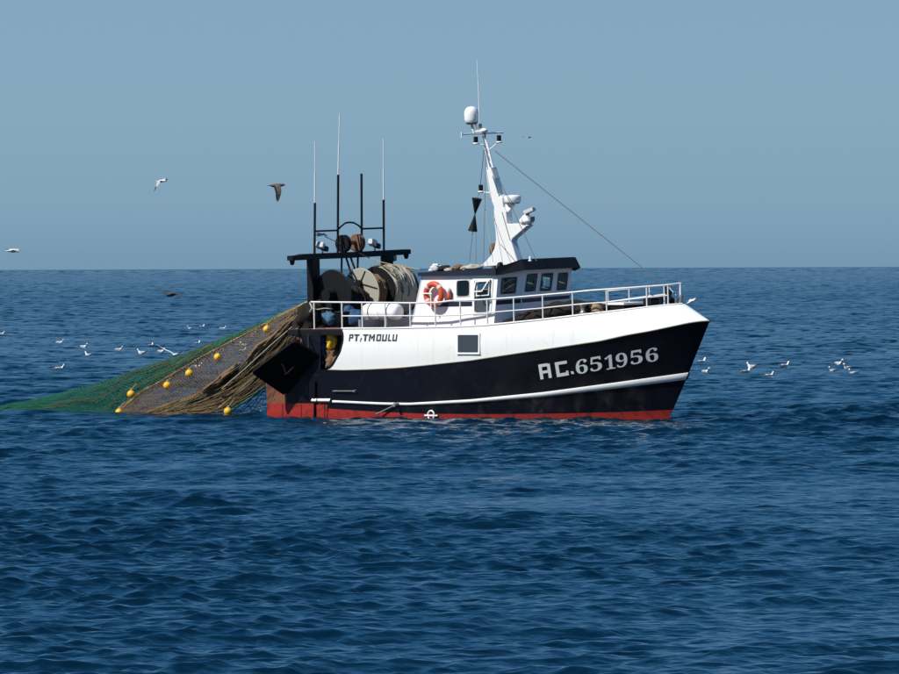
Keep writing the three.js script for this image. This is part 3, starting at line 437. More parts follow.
/* ------------------------------------------------------------------ stern gantry */
const GX = 1.0;
{
  const g = new THREE.Group(); g.name = 'gantry'; boat.add(g);
  const q = (x, y) => LX(x, y, GX), beamL = q(292, 257.4), beamR = q(406.5, 251.6);
  const bd = beamR.clone().sub(beamL), bq = Math.atan2(bd.y, bd.z);
  const c = beamL.clone().lerp(beamR, .5); const bm = new THREE.Shape(); const pts = [[290, 256.2], [296, 255.8], [302, 254.4], [349, 252.5], [406, 249.6], [408, 249.8], [408, 253.6], [400, 254.6], [349, 257.6], [316, 258.9], [296, 260], [290, 260.2]].map(p => q(...p));
  part('cross_beam', new THREE.ExtrudeGeometry(new THREE.Shape(pts.map(p => new THREE.Vector2(-p.z, p.y))), { depth: .2, bevelEnabled: true, bevelSize: .01, bevelThickness: .01, bevelSegments: 1 }).rotateY(Math.PI / 2).translate(GX - .1, 0, 0), M.black, g);
  for (const [x, y] of [[292.2, 261], [406.2, 254.8]]) part('hanging_block', lathe([[0, -.12], [.05, -.11], [.075, -.03], [.085, .10], [0, .11]], q(x, y), 12), M.black, g);
  const lg = (x0, x1, y) => { const a = q(x0, y), b = q(x1, y), z = (a.z + b.z) / 2; return box(V(GX, (a.y + 1.0) / 2, z), .24, a.y - 1.0, Math.abs(a.z - b.z) * .86); };
  part('post', lg(308.6, 317.6, 257), M.black, g); part('post', lg(382.5, 391, 252.5), M.black, g);
  // brackets under the beam and stays to the drum
  for (const [a, b] of [[[341.8, 257], [341.5, 274]], [[346, 257], [351, 273]], [[350.5, 257], [356, 272]], [[358, 256], [357.6, 270]]]) part('strut', tube(q(...a), V(GX + .5, LX(...b, GX + .5).y, LX(...b, GX + .5).z), .03), M.black, g);
  // sheaves on the beam
  const sh = (x, y, m, nm) => { const p = q(x, y); p.x += .02; return part('sheave', [discZ(p, .25, .05), discZ(V(p.x, p.y, p.z + .05), .19, .06), discZ(V(p.x, p.y, p.z + .1), .25, .04)], m, g, nm); };
  sh(344, 243.6, M.black, 'black sheave'); sh(358, 242.8, M.brown, 'rusty brown sheave');
  { const a = q(344, 243), b = q(358, 242); part('axle', tube(a, b, .07), M.brown, g); part('sheave_bracket', box(q(344, 250.5), .12, .36, .1), M.black, g); part('sheave_bracket', box(q(358, 249.5), .12, .30, .1), M.black, g); }
  // aerial frame
  const posts = [[314.6, 254.5, 202.8], [337.8, 253.5, 174.7], [361.8, 252, 173.6], [383.9, 251, 199.7]], fr = (a, b, r) => tube(q(...a), q(...b), r);
  for (const [x, y0, y1] of posts) part('frame_post', fr([x, y0], [x + (x < 350 ? .4 : -.3), y1], .034), M.black, g);
  part('frame_bar', [...path([[314.6, 231.2], [337.4, 230.4], [341, 226.5], [345.5, 223], [349.5, 222.3], [354, 222.8], [358.5, 225.4], [362, 228.8], [383.9, 228]].map(p => q(...p)), .026)], M.black, g);
  for (const [x, y0, y1, x1] of [[314.8, 203, 141.5, 315], [338.2, 175, 113.8, 339.6], [383.7, 200, 138.8, 383.4]]) part('whip_antenna', [fr([x, y0], [lerp(x, x1, .5), lerp(y0, y1, .5)], .019), fr([lerp(x, x1, .5), lerp(y0, y1, .5)], [x1, y1], .013)], M.rail, g);
  // floodlights
  for (const [x, y] of [[322.5, 247.6], [374.8, 244.8]]) { const p = q(x, y); const f = part('floodlight', [box(V(p.x, p.y + .06, p.z + .08), .22, .16, .28, .5, 0, -.35), tube(V(p.x, p.y - .25, p.z), V(p.x, p.y, p.z), .025)], M.dullWhite, g); part('lamp_glass', box(V(p.x + .05, p.y - .03, p.z - .04), .2, .13, .16, .5, 0, -.35), M.lamp, f); }
  part('wind_vane', [box(q(321, 234.8), .05, .06, .3, 0, 0, .1), tube(q(317, 233), q(327, 235.5), .02), tube(q(314.6, 235), q(321, 235), .015)], M.grey, g);
  part('hauling_rope', curve([q(325, 236.5), q(345, 246), LX(372, 259, GX + .4), LZ(392, 264.5, .2), LZ(420, 269.5, .6)], .014, 30, 5), M.rope, g);
  part('lower_lamp', [lathe([[0, -.1], [.09, -.08], [.1, .06], [0, .1]], q(393.5, 258), 12)], M.grey, g);
}

/* ------------------------------------------------------------------ net drum */
{
  const DX = 1.68, q = (x, y) => LX(x, y, DX), d = new THREE.Group(); d.name = 'net_drum'; boat.add(d);
  const rad = .69, F1 = q(333, 294.6), F2 = q(361, 293), F3 = q(376.2, 291.8), F4 = q(400.5, 290.4);
  const axis = F4.clone().sub(F1).normalize();
  const cyl = (a, b, r, r2 = r, n = 40) => tube(a, b, r, r2, n);
  const fl = (p, m, label) => part('flange', [cyl(p.clone().addScaledVector(axis, -.02), p.clone().addScaledVector(axis, .02), rad), ...[...Array(40)].map((_, k) => { const a = k / 40 * 2 * Math.PI, b = (k + 1) / 40 * 2 * Math.PI, f = t => V(p.x + Math.cos(t) * rad, p.y + Math.sin(t) * rad, p.z); return tube(f(a), f(b), .025, .025, 5); })], m, d, label);
  fl(F1, M.black); const f2 = fl(F2, M.cream, 'cream flange of the net drum'); fl(F3, M.blackRough); fl(F4, M.black);
  for (let k = 0; k < 6; k++) { const a = k * Math.PI / 3 + .2, hc = LX(357.5, 283.5, DX), e = V(F2.x + Math.cos(a) * .66, F2.y + Math.sin(a) * .66, F2.z + .03); part('spoke', tube(V(hc.x, hc.y, F2.z + .035), e, .018), M.black, f2); }
  { const hc = LX(357.5, 283.5, DX); part('hub', [discZ(V(hc.x, hc.y, F2.z + .05), .1, .2, 16)], M.black, f2); }
  part('axle', cyl(F1.clone().addScaledVector(axis, -.15), F4.clone().addScaledVector(axis, .15), .07, .07, 16), M.black, d);
  // net wound on the drum: bumpy rolls
  const roll = (a, b, r, am, m, name, label) => part(name, sheet(72, 26, (i, j) => { const t = i * 2 * Math.PI, c = a.clone().lerp(b, j), e = Math.min(1, Math.min(j, 1 - j) * 9 + .55), k = r * e * (1 + am * fbm(Math.cos(t) * 3 + j * 4, Math.sin(t) * 3, j * 7, 4) + am * .35 * Math.sin(j * 60 + 5 * noise(t * 2, j * 3, 1))); return V(c.x + Math.cos(t) * k, c.y + Math.sin(t) * k, c.z); }), m, d, label);
  for (const k of ['netWhite', 'netDark', 'brown']) M[k].side = THREE.DoubleSide;
  roll(F1.clone().addScaledVector(axis, .04).add(V(.05, -.26, 0)), F2.clone().addScaledVector(axis, -.10).add(V(.05, -.26, 0)), .42, .3, M.netDark, 'wound_net', 'black net wound on the drum');
  roll(F2.clone().addScaledVector(axis, .05), F3.clone().addScaledVector(axis, -.05), .5, .2, M.brown, 'wound_net', 'brown net wound on the drum');
  roll(F3.clone().addScaledVector(axis, .04), F4.clone().addScaledVector(axis, -.02), .72, .12, M.netWhite, 'wound_net', 'pale net wound on the drum');
  for (let k = 0; k < 44; k++) { const z = lerp(.06, .95, rnd()), t0 = rr(-.4, 2.2), c = F3.clone().lerp(F4, z), pts = [0, 1, 2, 3, 4, 5].map(n => { const t = t0 + n * rr(.22, .4); return V(c.x + Math.cos(t) * .745, c.y + Math.sin(t) * .745, c.z + rr(-.06, .06)); }); part('loose_twine', curve(pts, rr(.006, .014), 20, 5), [M.netDark, M.netGrey, M.paleRope, M.netBrown][k % 4], d); }
  part('bridle_rope', curve([[410, 272.5], [414, 276], [414.5, 281], [411, 286], [408, 292], [409, 302]].map(p => LX(...p, DX + .5)), .022, 30, 6), M.paleRope, d);
  for (const [p, s] of [[F1, .12], [F2.clone().lerp(F3, .5), 0], [F4, -.12]]) part('stand', [box(V(p.x, (p.y + 2.75) / 2, p.z + s), .16, p.y - 2.75, .08), box(V(p.x, 2.8, p.z + s), .9, .06, .1)], M.black, d);
  // dark net draped at the near end of the drum, and hydraulic motor
  part('drum_motor', [cyl(F1.clone().addScaledVector(axis, -.32), F1.clone().addScaledVector(axis, -.05), .17, .17, 14), box(F1.clone().add(V(.05, -.3, .16)), .25, .3, .2)], M.blackRough, d);
  part('hose', [curve([LX(324, 289, 1.3), LX(322, 293, 1.25), LX(324, 299, 1.2), LX(331, 303, 1.2)], .02, 20, 5), curve([LX(327, 288, 1.35), LX(331, 296, 1.3), LX(336, 300, 1.3), LX(334, 312, 1.3)], .02, 20, 5)], M.steel, d);
}

/* ------------------------------------------------------------------ gear on deck, each a thing of its own */
{ // life raft canister on its cradle
  const a = LZ(365, 312.2, 1.35), b = LZ(400, 311.4, 1.35), c = a.clone().lerp(b, .5), y0 = yTop(c.x) + .02, g = boatThing('life_raft_canister', 'white life raft canister lying in a cradle behind the rail', 'life raft', V(c.x, y0, c.z));
  const len = a.distanceTo(b), r = .235, pr = [[0, -len / 2], [r * .55, -len / 2], [r * .9, -len / 2 + .05], [r, -len / 2 + .14], [r, -.02], [r + .02, -.02], [r + .02, .02], [r, .02], [r, len / 2 - .14], [r * .9, len / 2 - .05], [r * .55, len / 2], [0, len / 2]];
  part('canister', new THREE.LatheGeometry(pr.map(p => new THREE.Vector2(...p)), 28).rotateZ(-Math.PI / 2).translate(c.x, c.y, c.z), M.white, g);
  for (const s of [-.35, .35]) { part('strap', new THREE.TorusGeometry(r + .008, .012, 5, 30).rotateY(Math.PI / 2).translate(c.x + s, c.y, c.z), M.black, g); part('cradle', [box(V(c.x + s, (c.y - .2 + y0) / 2, c.z), .06, c.y - .16 - y0, .5), box(V(c.x + s, y0 + .02, c.z), .08, .05, .6)], M.grey, g); }
}
{ // lifebuoy
  const p = WH.side.o, n = WH.side.n, c = hit(433.8, 294.2, p.clone().addScaledVector(n, .16), n), g = boatThing('lifebuoy', 'orange ring lifebuoy hanging on the white wheelhouse side', 'lifebuoy', c);
  part('ring', new THREE.TorusGeometry(.285, .082, 14, 44).translate(c.x, c.y, c.z), M.orange, g);
  for (const a of [.6, 2.2, 3.7, 5.3]) part('band', new THREE.TorusGeometry(.285, .086, 12, 6, .26).rotateZ(a).translate(c.x, c.y, c.z), M.dullWhite, g);
  part('bracket', [tube(V(c.x - .3, c.y + .02, c.z + .10), V(c.x + .02, c.y + .02, c.z + .10), .02), tube(V(c.x - .02, c.y + .02, c.z + .1), V(c.x - .02, c.y - .38, c.z + .1), .02), tube(V(c.x, c.y + .3, c.z), V(c.x, c.y + .3, c.z - .16), .03)], M.white, g);
}
{ // small red and white holder beside it
  const P = WH.side, c = hit(449, 293.4, P.o.clone().addScaledVector(P.n, .06), P.n), g = boatThing('buoy_light', 'small red and white buoy light clipped beside the lifebuoy', 'buoy light', c);
  part('tube', lathe([[0, -.17], [.05, -.17], [.06, -.1], [.055, .02], [0, .03]], c, 12), M.orange, g); part('cap', lathe([[0, .02], [.05, .02], [.045, .12], [.02, .17], [0, .17]], c, 12), M.dullWhite, g); part('clip', box(V(c.x + .06, c.y - .04, c.z), .05, .2, .06), M.rust, g);
}
{ // gear in the side opening
  const y0 = 1.03;
  const cb = LZ(323.6, 346, 2.0); const n = 5; const H0 = LZ(323, 330, 2.0).y, H1 = LZ(323, 364, 2.0).y;
  for (let k = 0; k < n; k++) { const y = lerp(H1, H0, (k + .5) / n), h = (H0 - H1) / n * .92, g = boatThing('fish_crate', ['lowest', 'second lowest', 'middle', 'second highest', 'topmost'][k] + ' blue plastic crate of the stack in the arched side opening', 'crate', V(cb.x, y - h / 2, 2.0), 'blue crates stacked in the side opening');
    const c = V(cb.x + rr(-.02, .02), y, 2.0), w = .30, dz = .42; part('crate_wall', [box(V(c.x, c.y, c.z + dz / 2), w, h, .03), box(V(c.x, c.y, c.z - dz / 2), w, h, .03), box(V(c.x - w / 2, c.y, c.z), .03, h, dz), box(V(c.x + w / 2, c.y, c.z), .03, h, dz)], k % 2 ? M.blue : M.lightBlue, g); part('crate_floor', box(V(c.x, c.y - h / 2 + .015, c.z), w, .025, dz), M.blue, g); part('crate_rim', box(V(c.x, c.y + h / 2 - .02, c.z + dz / 2 + .02), w + .03, .035, .02), M.lightBlue, g); }
  // support under the stack
  part('crate_shelf', [box(V(cb.x, H1 - .03, 2.0), .4, .05, .5), box(V(cb.x, (H1 + 1.0) / 2, 1.85), .1, H1 - 1.04, .1)], M.black, boat);
  const yc = LZ(331.5, 339, 2.05), g = boatThing('yellow_bundle', 'yellow bundle hanging in the arched side opening', 'bundle', yc);
  part('bundle', [lump(V(yc.x, yc.y - .02, yc.z), .17, .26, .14, .35, 2.2), lump(V(yc.x + .03, yc.y + .12, yc.z + .05), .13, .14, .12, .35, 2.4), lump(V(yc.x - .06, yc.y - .2, yc.z + .03), .10, .13, .1, .3, 2.4)], M.yellow, g); part('hook', tube(V(yc.x, yc.y + .1, yc.z), V(yc.x, yTop(yc.x) - .02, yc.z), .02), M.steel, g);
  const dk = LZ(331, 353, 1.95), dg = boatThing('brown_net_heap', 'dark brown net heap under the yellow bundle', 'net', V(dk.x, 1.03, dk.z));
  part('heap', [lump(V(dk.x, dk.y - .05, dk.z), .2, .28, .25, .35, 2), lump(V(dk.x + .12, dk.y - .3, dk.z), .26, .25, .3, .3, 2), lump(V(dk.x, 1.2, dk.z - .1), .3, .25, .3, .3, 2)], M.brown, dg);
}
{ // black net gathered at the stern post
  const b = LZ(308, 330, 1.9), g = boatThing('stern_net_heap', 'black and brown net gathered below the gantry post', 'net', V(b.x, 1.05, b.z));
  const L = (x, y, z, a, c, d, m) => part('fold', lump(LZ(x, y, z), a, c, d, .38, 1.8), m, g);
  L(309, 318, 1.9, .34, .42, .35, M.netDark); L(303, 327, 1.9, .26, .34, .3, M.netDark); L(313, 337, 1.8, .42, .55, .35, M.netDark); L(301, 335, 2.1, .17, .22, .2, M.brown); L(306, 341, 2.2, .13, .2, .15, M.brown); L(310, 355, 1.8, .45, .6, .35, M.netDark); L(296, 332, 2.1, .10, .16, .12, M.netDark); L(318, 312, 1.6, .3, .3, .3, M.netDark);
  L(311, 376, 1.75, .4, .5, .4, M.netDark);
  part('frayed_rope', [curve([LZ(309, 336, 2.3), LZ(316, 338.5, 2.3), LZ(321, 339.4, 2.25)], .014, 12, 5), curve([LZ(312, 308.5, 2.2), LZ(318, 309.4, 2.2), LZ(324, 308.4, 2.2), LZ(333, 308.8, 2.1)], .016, 20, 5), curve([LZ(310, 303, 2.1), LZ(312, 308, 2.2), LZ(310, 312, 2.2)], .03, 16, 5)], M.paleRope, g);
}
{ // blue crates and tarpaulin under the drum, seen through the rail
  const p = LZ(327, 317.5, 1.55), g = boatThing('blue_bag', 'pale blue bag lying on deck under the dark drum', 'bag', V(p.x, yTop(p.x), p.z)); part('bag', [lump(p, .2, .2, .2, .3, 2), lump(LZ(331, 319, 1.6), .14, .18, .16, .3, 2)], M.lightBlue, g);
  const t = LZ(354, 317, 1.35), h = boatThing('blue_tarpaulin', 'blue tarpaulin folded on deck beside the life raft canister', 'tarpaulin', V(t.x, yTop(t.x), t.z)); part('fold', [lump(V(t.x, t.y - .02, t.z), .3, .24, .25, .22, 1.6), lump(LZ(349, 313, 1.3), .13, .22, .2, .25, 2)], M.blue, h);
  const o = LZ(344, 320, 1.5), k = boatThing('black_tub', 'black tub on deck behind the rail near the stern', 'tub', V(o.x, yTop(o.x), o.z)); part('tub', lathe([[0, 0], [.2, 0], [.26, .42], [.28, .42], [.28, .46], [.22, .46], [.19, .06], [0, .06]], V(o.x, yTop(o.x) + .0, o.z), 18), M.black, k);
}
{ // foredeck gear
  const b = LZ(560, 314, .6), g = boatThing('foredeck_net_pile', 'black netting piled on the foredeck before the wheelhouse', 'net', V(b.x, yTop(b.x), b.z));
  for (const [x, y, z, a, c, d] of [[516, 324, 1.35, .35, .2, .3], [530, 320.5, 1.3, .4, .28, .35], [545, 317, 1.2, .42, .34, .4], [560, 313.4, 1.0, .45, .34, .5], [575, 310.6, .7, .4, .32, .5], [590, 309.2, .5, .35, .24, .5], [603, 308.6, .4, .3, .2, .4]]) part('fold', lump(LZ(x, y, z), a * 1.25, c * .9, d * 1.2, .22, 2.6), M.netDark, g);
  const c = LZ(597, 309.6, .9), h = boatThing('rope_coil', 'coil of tan rope lying on the foredeck netting', 'rope', V(c.x, yTop(c.x), c.z)); part('coil', [0, 1, 2, 3, 4].map(k => new THREE.TorusGeometry(.17 - k * .012, .026, 6, 26).rotateX(1.25).translate(c.x + rr(-.02, .02), c.y - .08 + k * .045, c.z)), M.rope, h);
  const w = LZ(583, 311.5, 1.0), wk = boatThing('deck_winch', 'small grey winch head on the foredeck beside the rope coil', 'winch', V(w.x, yTop(w.x), w.z)); part('drum', [lathe([[0, 0], [.11, 0], [.12, .03], [.07, .08], [.07, .18], [.12, .24], [.12, .27], [0, .27]], V(w.x, yTop(w.x) + .05, w.z), 18)], M.steel, wk); part('pedestal', box(V(w.x, yTop(w.x) + .03, w.z), .3, .08, .3), M.grey, wk);
  const hp = LZ(624, 303.6, .1), ht = boatThing('deck_hatch', 'pale hatch cover standing on a dark coaming on the foredeck', 'hatch', V(hp.x, yTop(hp.x), hp.z)); part('coaming', box(V(hp.x, yTop(hp.x) + .10, hp.z), .75, .22, .9), M.blackRough, ht); part('cover', box(V(hp.x, yTop(hp.x) + .235, hp.z), .8, .06, .96), M.white, ht); part('handle', tube(V(hp.x - .1, yTop(hp.x) + .3, hp.z), V(hp.x + .1, yTop(hp.x) + .3, hp.z), .03), M.steel, ht);
  part('breakwater', [box(V(LZ(640, 304, .3).x, yTop(11.5) + .05, .2), .6, .04, 1.3, 0, -.06)], M.white, boat);
  const bx = LZ(652, 303, -.1), bg = boatThing('black_box', 'black box on the foredeck near the bow', 'box', V(bx.x, yTop(bx.x), bx.z)); part('case', box(V(bx.x, yTop(bx.x) + .13, bx.z), .32, .26, .42), M.black, bg); part('lid', box(V(bx.x, yTop(bx.x) + .275, bx.z), .35, .03, .45), M.blackRough, bg);
  const an = LZ(671.5, 296, 0), ag = boatThing('anchor', 'black anchor stowed upright at the bow rail', 'anchor', V(an.x, yTop(an.x), 0)); part('shank', [tube(V(an.x - .08, an.y + .26, .1), V(an.x + .05, yTop(an.x) + .0, .1), .06), tube(V(an.x - .12, an.y + .1, -.1), V(an.x + .08, an.y - .05, .2), .05)], M.black, ag); part('fluke', [lump(V(an.x + .08, yTop(an.x) + .1, .1), .12, .13, .14, .2, 2, 3), tube(V(an.x - .02, yTop(an.x) + .02, .15), V(an.x - .05, an.y + .12, .15), .04)], M.blackRough, ag);
  part('bow_roller', [box(V(Lt - .3, yTop(Lt - .3) + .08, 0), .24, .18, .24), tube(V(Lt - .12, yTop(Lt - .2) + .0, 0), V(Lt - .06, yTop(Lt - .2) + .26, 0), .05), tube(LZ(669, 287.5, .1), LZ(676, 295.5, .1), .018)], M.steel, boat);
  part('bollard', [tube(V(Lt - .55, yTop(Lt - .5) - .02, .3), V(Lt - .55, yTop(Lt - .5) + .28, .3), .06)], M.black, boat);
}

/* ------------------------------------------------------------------ otter board hanging over the starboard quarter */
{
  const tilt = 40 * R, nW = V(0, -Math.sin(tilt), Math.cos(tilt)), n = nW.clone().transformDirection(bInv), p0 = V(1.15, LZ(288, 367, 2.85).y, 2.85);
  const c = [[252, 372], [294.3, 340.6], [323.5, 357.5], [282.5, 393]].map(p => hit(p[0], p[1], p0, n)), mid = c[0].clone().add(c[1]).add(c[2]).add(c[3]).multiplyScalar(.25);
  const eu = c[1].clone().sub(c[0]).normalize(), en = n.clone(), ev = en.clone().cross(eu).normalize(), to = q => { const d = q.clone().sub(mid); return [d.dot(eu), d.dot(ev)]; }, q2 = c.map(to);
  const cw = THREE.ShapeUtils.area(q2.map(p => new THREE.Vector2(...p))) < 0 ? q2.slice().reverse() : q2;
  const g = boatThing('otter_board', 'black steel trawl door hanging at the stern above the red waterline', 'trawl door', mid);
  const sh = roundPath(cw, .1, THREE.Shape), pg = new THREE.ExtrudeGeometry(sh, { depth: .07, bevelEnabled: true, bevelSize: .015, bevelThickness: .015, bevelSegments: 2 }).translate(0, 0, -.035).applyMatrix4(new THREE.Matrix4().makeBasis(eu, ev, en).setPosition(mid));
  const bm = mat('board', [.004, .004, .005], .7, { specularIntensity: .3 }); part('plate', pg, bm, g);
  const at = (a, b, o = .06) => mid.clone().addScaledVector(eu, a).addScaledVector(ev, b).addScaledVector(en, o);
  const lu = Math.max(...q2.map(p => p[0])), l0 = Math.min(...q2.map(p => p[0]));
  for (const b of [-.28, 0, .28]) part('stiffener', tube(at(l0 * .62, b, .055), at(lu * .62, b, .055), .025), bm, g);
  part('warp_bracket', [tube(at(-.25, -.1), at(-.05, 0, .32), .03), tube(at(.3, -.1), at(-.05, 0, .32), .03), tube(at(0, .25), at(-.05, 0, .32), .03)], bm, g);
  part('keel_shoe', tube(c[3].clone(), c[2].clone(), .06), bm, g);
  part('hanging_chain', [tube(c[1].clone().lerp(c[2], .5), V(GX + .1, 3.1, 1.7), .035), tube(c[1].clone().lerp(mid, .1), V(GX + .1, 2.7, 2.0), .03)], M.black, g);
}

/* ------------------------------------------------------------------ the trawl net */
{
  const base = LZ(280, 400, 1.2), net = boatThing('trawl_net', 'green and brown trawl net running from the stern into the sea with yellow floats', 'net', V(-.6, 0, 1.2));
  const pxl = (pts) => { const lx = pts.map(p => p[0]), fy = line(pts.map(p => [p[0], p[1]]).sort((a, b) => a[0] - b[0])), fz = line(pts.map(p => [p[0], p[2]]).sort((a, b) => a[0] - b[0])); return [fy, fz, Math.min(...lx), Math.max(...lx)]; };
  // lines of the net as photo column -> row, and how far to starboard they lie
  const TOP = pxl([[-40, 414, .2], [0, 406, .2], [44, 397.5, .2], [89, 386, .2], [125, 374.5, .2], [158, 363, .2], [188, 354.5, .25], [220, 341.6, .3], [267, 321, .5], [309, 299.5, .9]]);
  const HEAD = pxl([[100, 421, 1.0], [123, 411, 1.0], [125, 406, 1.0], [142, 392.5, 1.0], [158, 383, 1.0], [183, 368.5, 1.0], [203, 357, 1.05], [220, 348, 1.1], [260, 327, 1.1], [309, 301.5, 1.1]]);
  const at = (L, x) => { const q = LZ(x, L[0](x), L[1](x)); return q; };
  const lay = (f, f2) => (s, t) => f(s).lerp(f2(s), t);
  // twine mesh: diamond bars as thin three-sided prisms over the surface f(s, t), ns x nt meshes
  function netting(f, ns, nt, r, jit = .25) {
    const pos = [], nor = [], grid = [];
    for (let j = 0; j <= nt; j++) { grid.push([]); for (let i = 0; i <= ns; i++) grid[j].push(f(clamp((i + rr(-jit, jit)) / ns, 0, 1), clamp((j + rr(-jit, jit)) / nt, 0, 1))); }
    const bar = (a, b) => { const d = b.clone().sub(a), l = d.length(); if (l < 1e-4 || l > 1.2) return; d.divideScalar(l); const n1 = Math.abs(d.y) < .9 ? V(0, 1, 0).cross(d).normalize() : V(1, 0, 0).cross(d).normalize(), n2 = d.clone().cross(n1); const k = [0, 1, 2].map(m => n1.clone().multiplyScalar(Math.cos(m * 2.094) ).addScaledVector(n2, Math.sin(m * 2.094))); for (let m = 0; m < 3; m++) { const u = k[m], w = k[(m + 1) % 3], A = a.clone().addScaledVector(u, r), B = a.clone().addScaledVector(w, r), C = b.clone().addScaledVector(w, r), D = b.clone().addScaledVector(u, r); for (const [q, n] of [[A, u], [B, w], [C, w], [A, u], [C, w], [D, u]]) { pos.push(q.x, q.y, q.z); nor.push(n.x, n.y, n.z); } } };
    for (let j = 0; j < nt; j++) for (let i = 0; i < ns; i++) { if ((i + j) % 2) bar(grid[j][i], grid[j + 1][i + 1]); else bar(grid[j + 1][i], grid[j][i + 1]); }
    const g = new THREE.BufferGeometry(); g.setAttribute('position', new THREE.Float32BufferAttribute(pos, 3)); g.setAttribute('normal', new THREE.Float32BufferAttribute(nor, 3)); return g;
  }
  const stuff = o => { o.userData.kind = 'stuff'; return o; };
  const wob = (q, a, s, t, o) => { q.z += a * fbm(s * 9 + o, t * 3, o, 3); q.y += a * .28 * fbm(s * 22 + o, t * 5, o + 4, 2); return q; };
  const col = (a, b) => s => lerp(a, b, s);
  // green upper panel, several loose layers
  const bottom = x => x < 118 ? LZ(x, 419, .9) : at(HEAD, x);
  for (let k = 0; k < 4; k++) { const o = k * 7.3, cx = col(-38, 306); stuff(part('green_netting', netting((s, t) => { const x = cx(s), gather = smooth(250, 306, x), tt = Math.pow(t, 1.0) * lerp(1, k < 2 ? .55 : .9, smooth(150, 260, x)); return wob(at(TOP, x).lerp(bottom(x), tt), .32 * (1 - gather), s, t, o).add(V(0, 0, (k - 1.5) * .14 * (1 - gather))); }, k === 3 ? 240 : 300, k === 3 ? 20 : 24, .0078), [M.green, M.teal, M.greenDark, M.green][k], net)); }
  { const geos = []; for (let k = 0; k < 22; k++) { const t0 = rr(.05, .95), x0 = rr(20, 180), x1 = Math.min(300, x0 + rr(40, 120)); geos.push(curve([0, 1, 2, 3, 4, 5].map(n => { const x = lerp(x0, x1, n / 5), q = at(TOP, x).lerp(bottom(x), clamp(t0 + rr(-.05, .05), 0, 1)); q.z += rr(.28, .42); q.y += rr(-.03, .03); return q; }), rr(.005, .010), 30, 4)); } stuff(part('loose_twine', geos, M.netOlive, net)); }
  // grey-brown wing panel between headrope and the gathered belly
  const BELLY = pxl([[100, 421, 1.5], [150, 412.5, 1.5], [190, 401, 1.5], [206, 390, 1.5], [226, 378, 1.5], [246, 364, 1.55], [270, 340, 1.6], [303, 310.5, 1.6]]);
  for (let k = 0; k < 2; k++) stuff(part('grey_netting', netting((s, t) => { const x = lerp(105, 303, s); return wob(at(HEAD, x).lerp(at(BELLY, x), t), .25, s, t, 30 + k * 5).add(V(0, 0, k * .2)); }, k ? 170 : 150, k ? 19 : 16, k ? .0066 : .0075), k ? M.netBrown : M.netGrey, net));
  // gathered brown belly and lower panel
  const LOW = pxl([[140, 420, 1.9], [180, 415, 1.9], [215, 413, 1.9], [232, 409, 1.9], [250, 398, 1.9], [267, 384.5, 1.9], [290, 362, 1.9], [303, 330, 1.8]]);
  for (let k = 0; k < 3; k++) stuff(part('brown_netting', netting((s, t) => { const x = lerp(128, 303, s); return wob(at(BELLY, x).lerp(at(LOW, x), Math.pow(t, 1.2)), .3, s, t, 50 + k * 9).add(V(0, 0, k * .15 - .2)); }, 190, 26, .0095), [M.netBrown, M.netBrown, M.netOlive][k], net));
  // thick gathered bundle along the belly
  const bundle = (pts, r0, m, name) => { const geos = []; for (let n = 0; n < 7; n++) { const o = rr(0, 90), cv = new THREE.CatmullRomCurve3(pts.map((p, k) => p.clone().add(V(0, rr(-1, 1) * r0 * .75, rr(-1, 1) * r0)))), fr = cv.computeFrenetFrames(90), rs = r0 * rr(.28, .55);
    geos.push(sheet(90, 9, (i, j) => { const c = cv.getPointAt(clamp(i, 0, 1)), k = Math.round(i * 90), a = j * 2 * Math.PI, r = rs * Math.pow(Math.sin(Math.PI * clamp(i, .004, .996)), .35) * (.8 + 1.5 * fbm(i * 4 + o, Math.cos(a) * 2.2 + o, Math.sin(a) * 2.2, 4) + .15 * fbm(i * 60 + o, Math.cos(a) * 3, Math.sin(a) * 3, 2)); return c.addScaledVector(fr.normals[k], Math.cos(a) * r).addScaledVector(fr.binormals[k], Math.sin(a) * r); })); }
    return stuff(part(name, geos, m, net)); };
  bundle([[302, 312], [286, 326], [272, 338], [258, 352], [244, 365]].map(p => LZ(p[0], p[1], 1.9)), .13, M.netTan, 'gathered_netting');
  bundle([[238, 366], [228, 374], [216, 383], [204, 391]].map(p => LZ(p[0], p[1], 1.9)), .13, M.netTan, 'gathered_netting');
  bundle([[298, 322], [284, 340], [262, 360], [244, 378], [226, 396], [208, 406]].map(p => LZ(p[0], p[1], 1.8)), .11, M.netDark, 'gathered_netting');
  bundle([[292, 338], [270, 366], [252, 383], [236, 398], [222, 409]].map(p => LZ(p[0], p[1], 1.95)), .12, M.netOlive, 'gathered_netting');
  bundle([[204, 392], [186, 401], [166, 408], [146, 412]].map(p => LZ(p[0], p[1], 1.55)), .09, M.netBrown, 'gathered_netting');
  // loose strands of twine running along the lower panel
  for (const m of [M.netBrown, M.netOlive, M.netBrown, M.netTan, M.netDark]) { const geos = []; for (let k = 0; k < 26; k++) { const t0 = rnd(), t1 = clamp(t0 + rr(-.25, .25), 0, 1), x0 = rr(135, 240), x1 = Math.min(302, x0 + rr(40, 130)); geos.push(curve([0, 1, 2, 3, 4, 5].map(n => { const x = lerp(x0, x1, n / 5), q = at(BELLY, x).lerp(at(LOW, x), lerp(t0, t1, n / 5)); q.z += rr(.1, .3); q.y += rr(-.04, .04); return q; }), rr(.005, .010), 30, 4)); } stuff(part('loose_twine', geos, m, net)); }
  // ropes
  const rope = (name, pts, r, m) => part(name, curve(pts, r, 90, 6), m, net);
  rope('headrope', [[118, 414], [124, 407], [142, 392], [158, 383], [183, 368.5], [203, 356.5], [220, 347.6], [260, 326.6], [285, 313.5], [308, 302]].map(p => LZ(p[0], p[1], 1.12)), .036, M.rope);
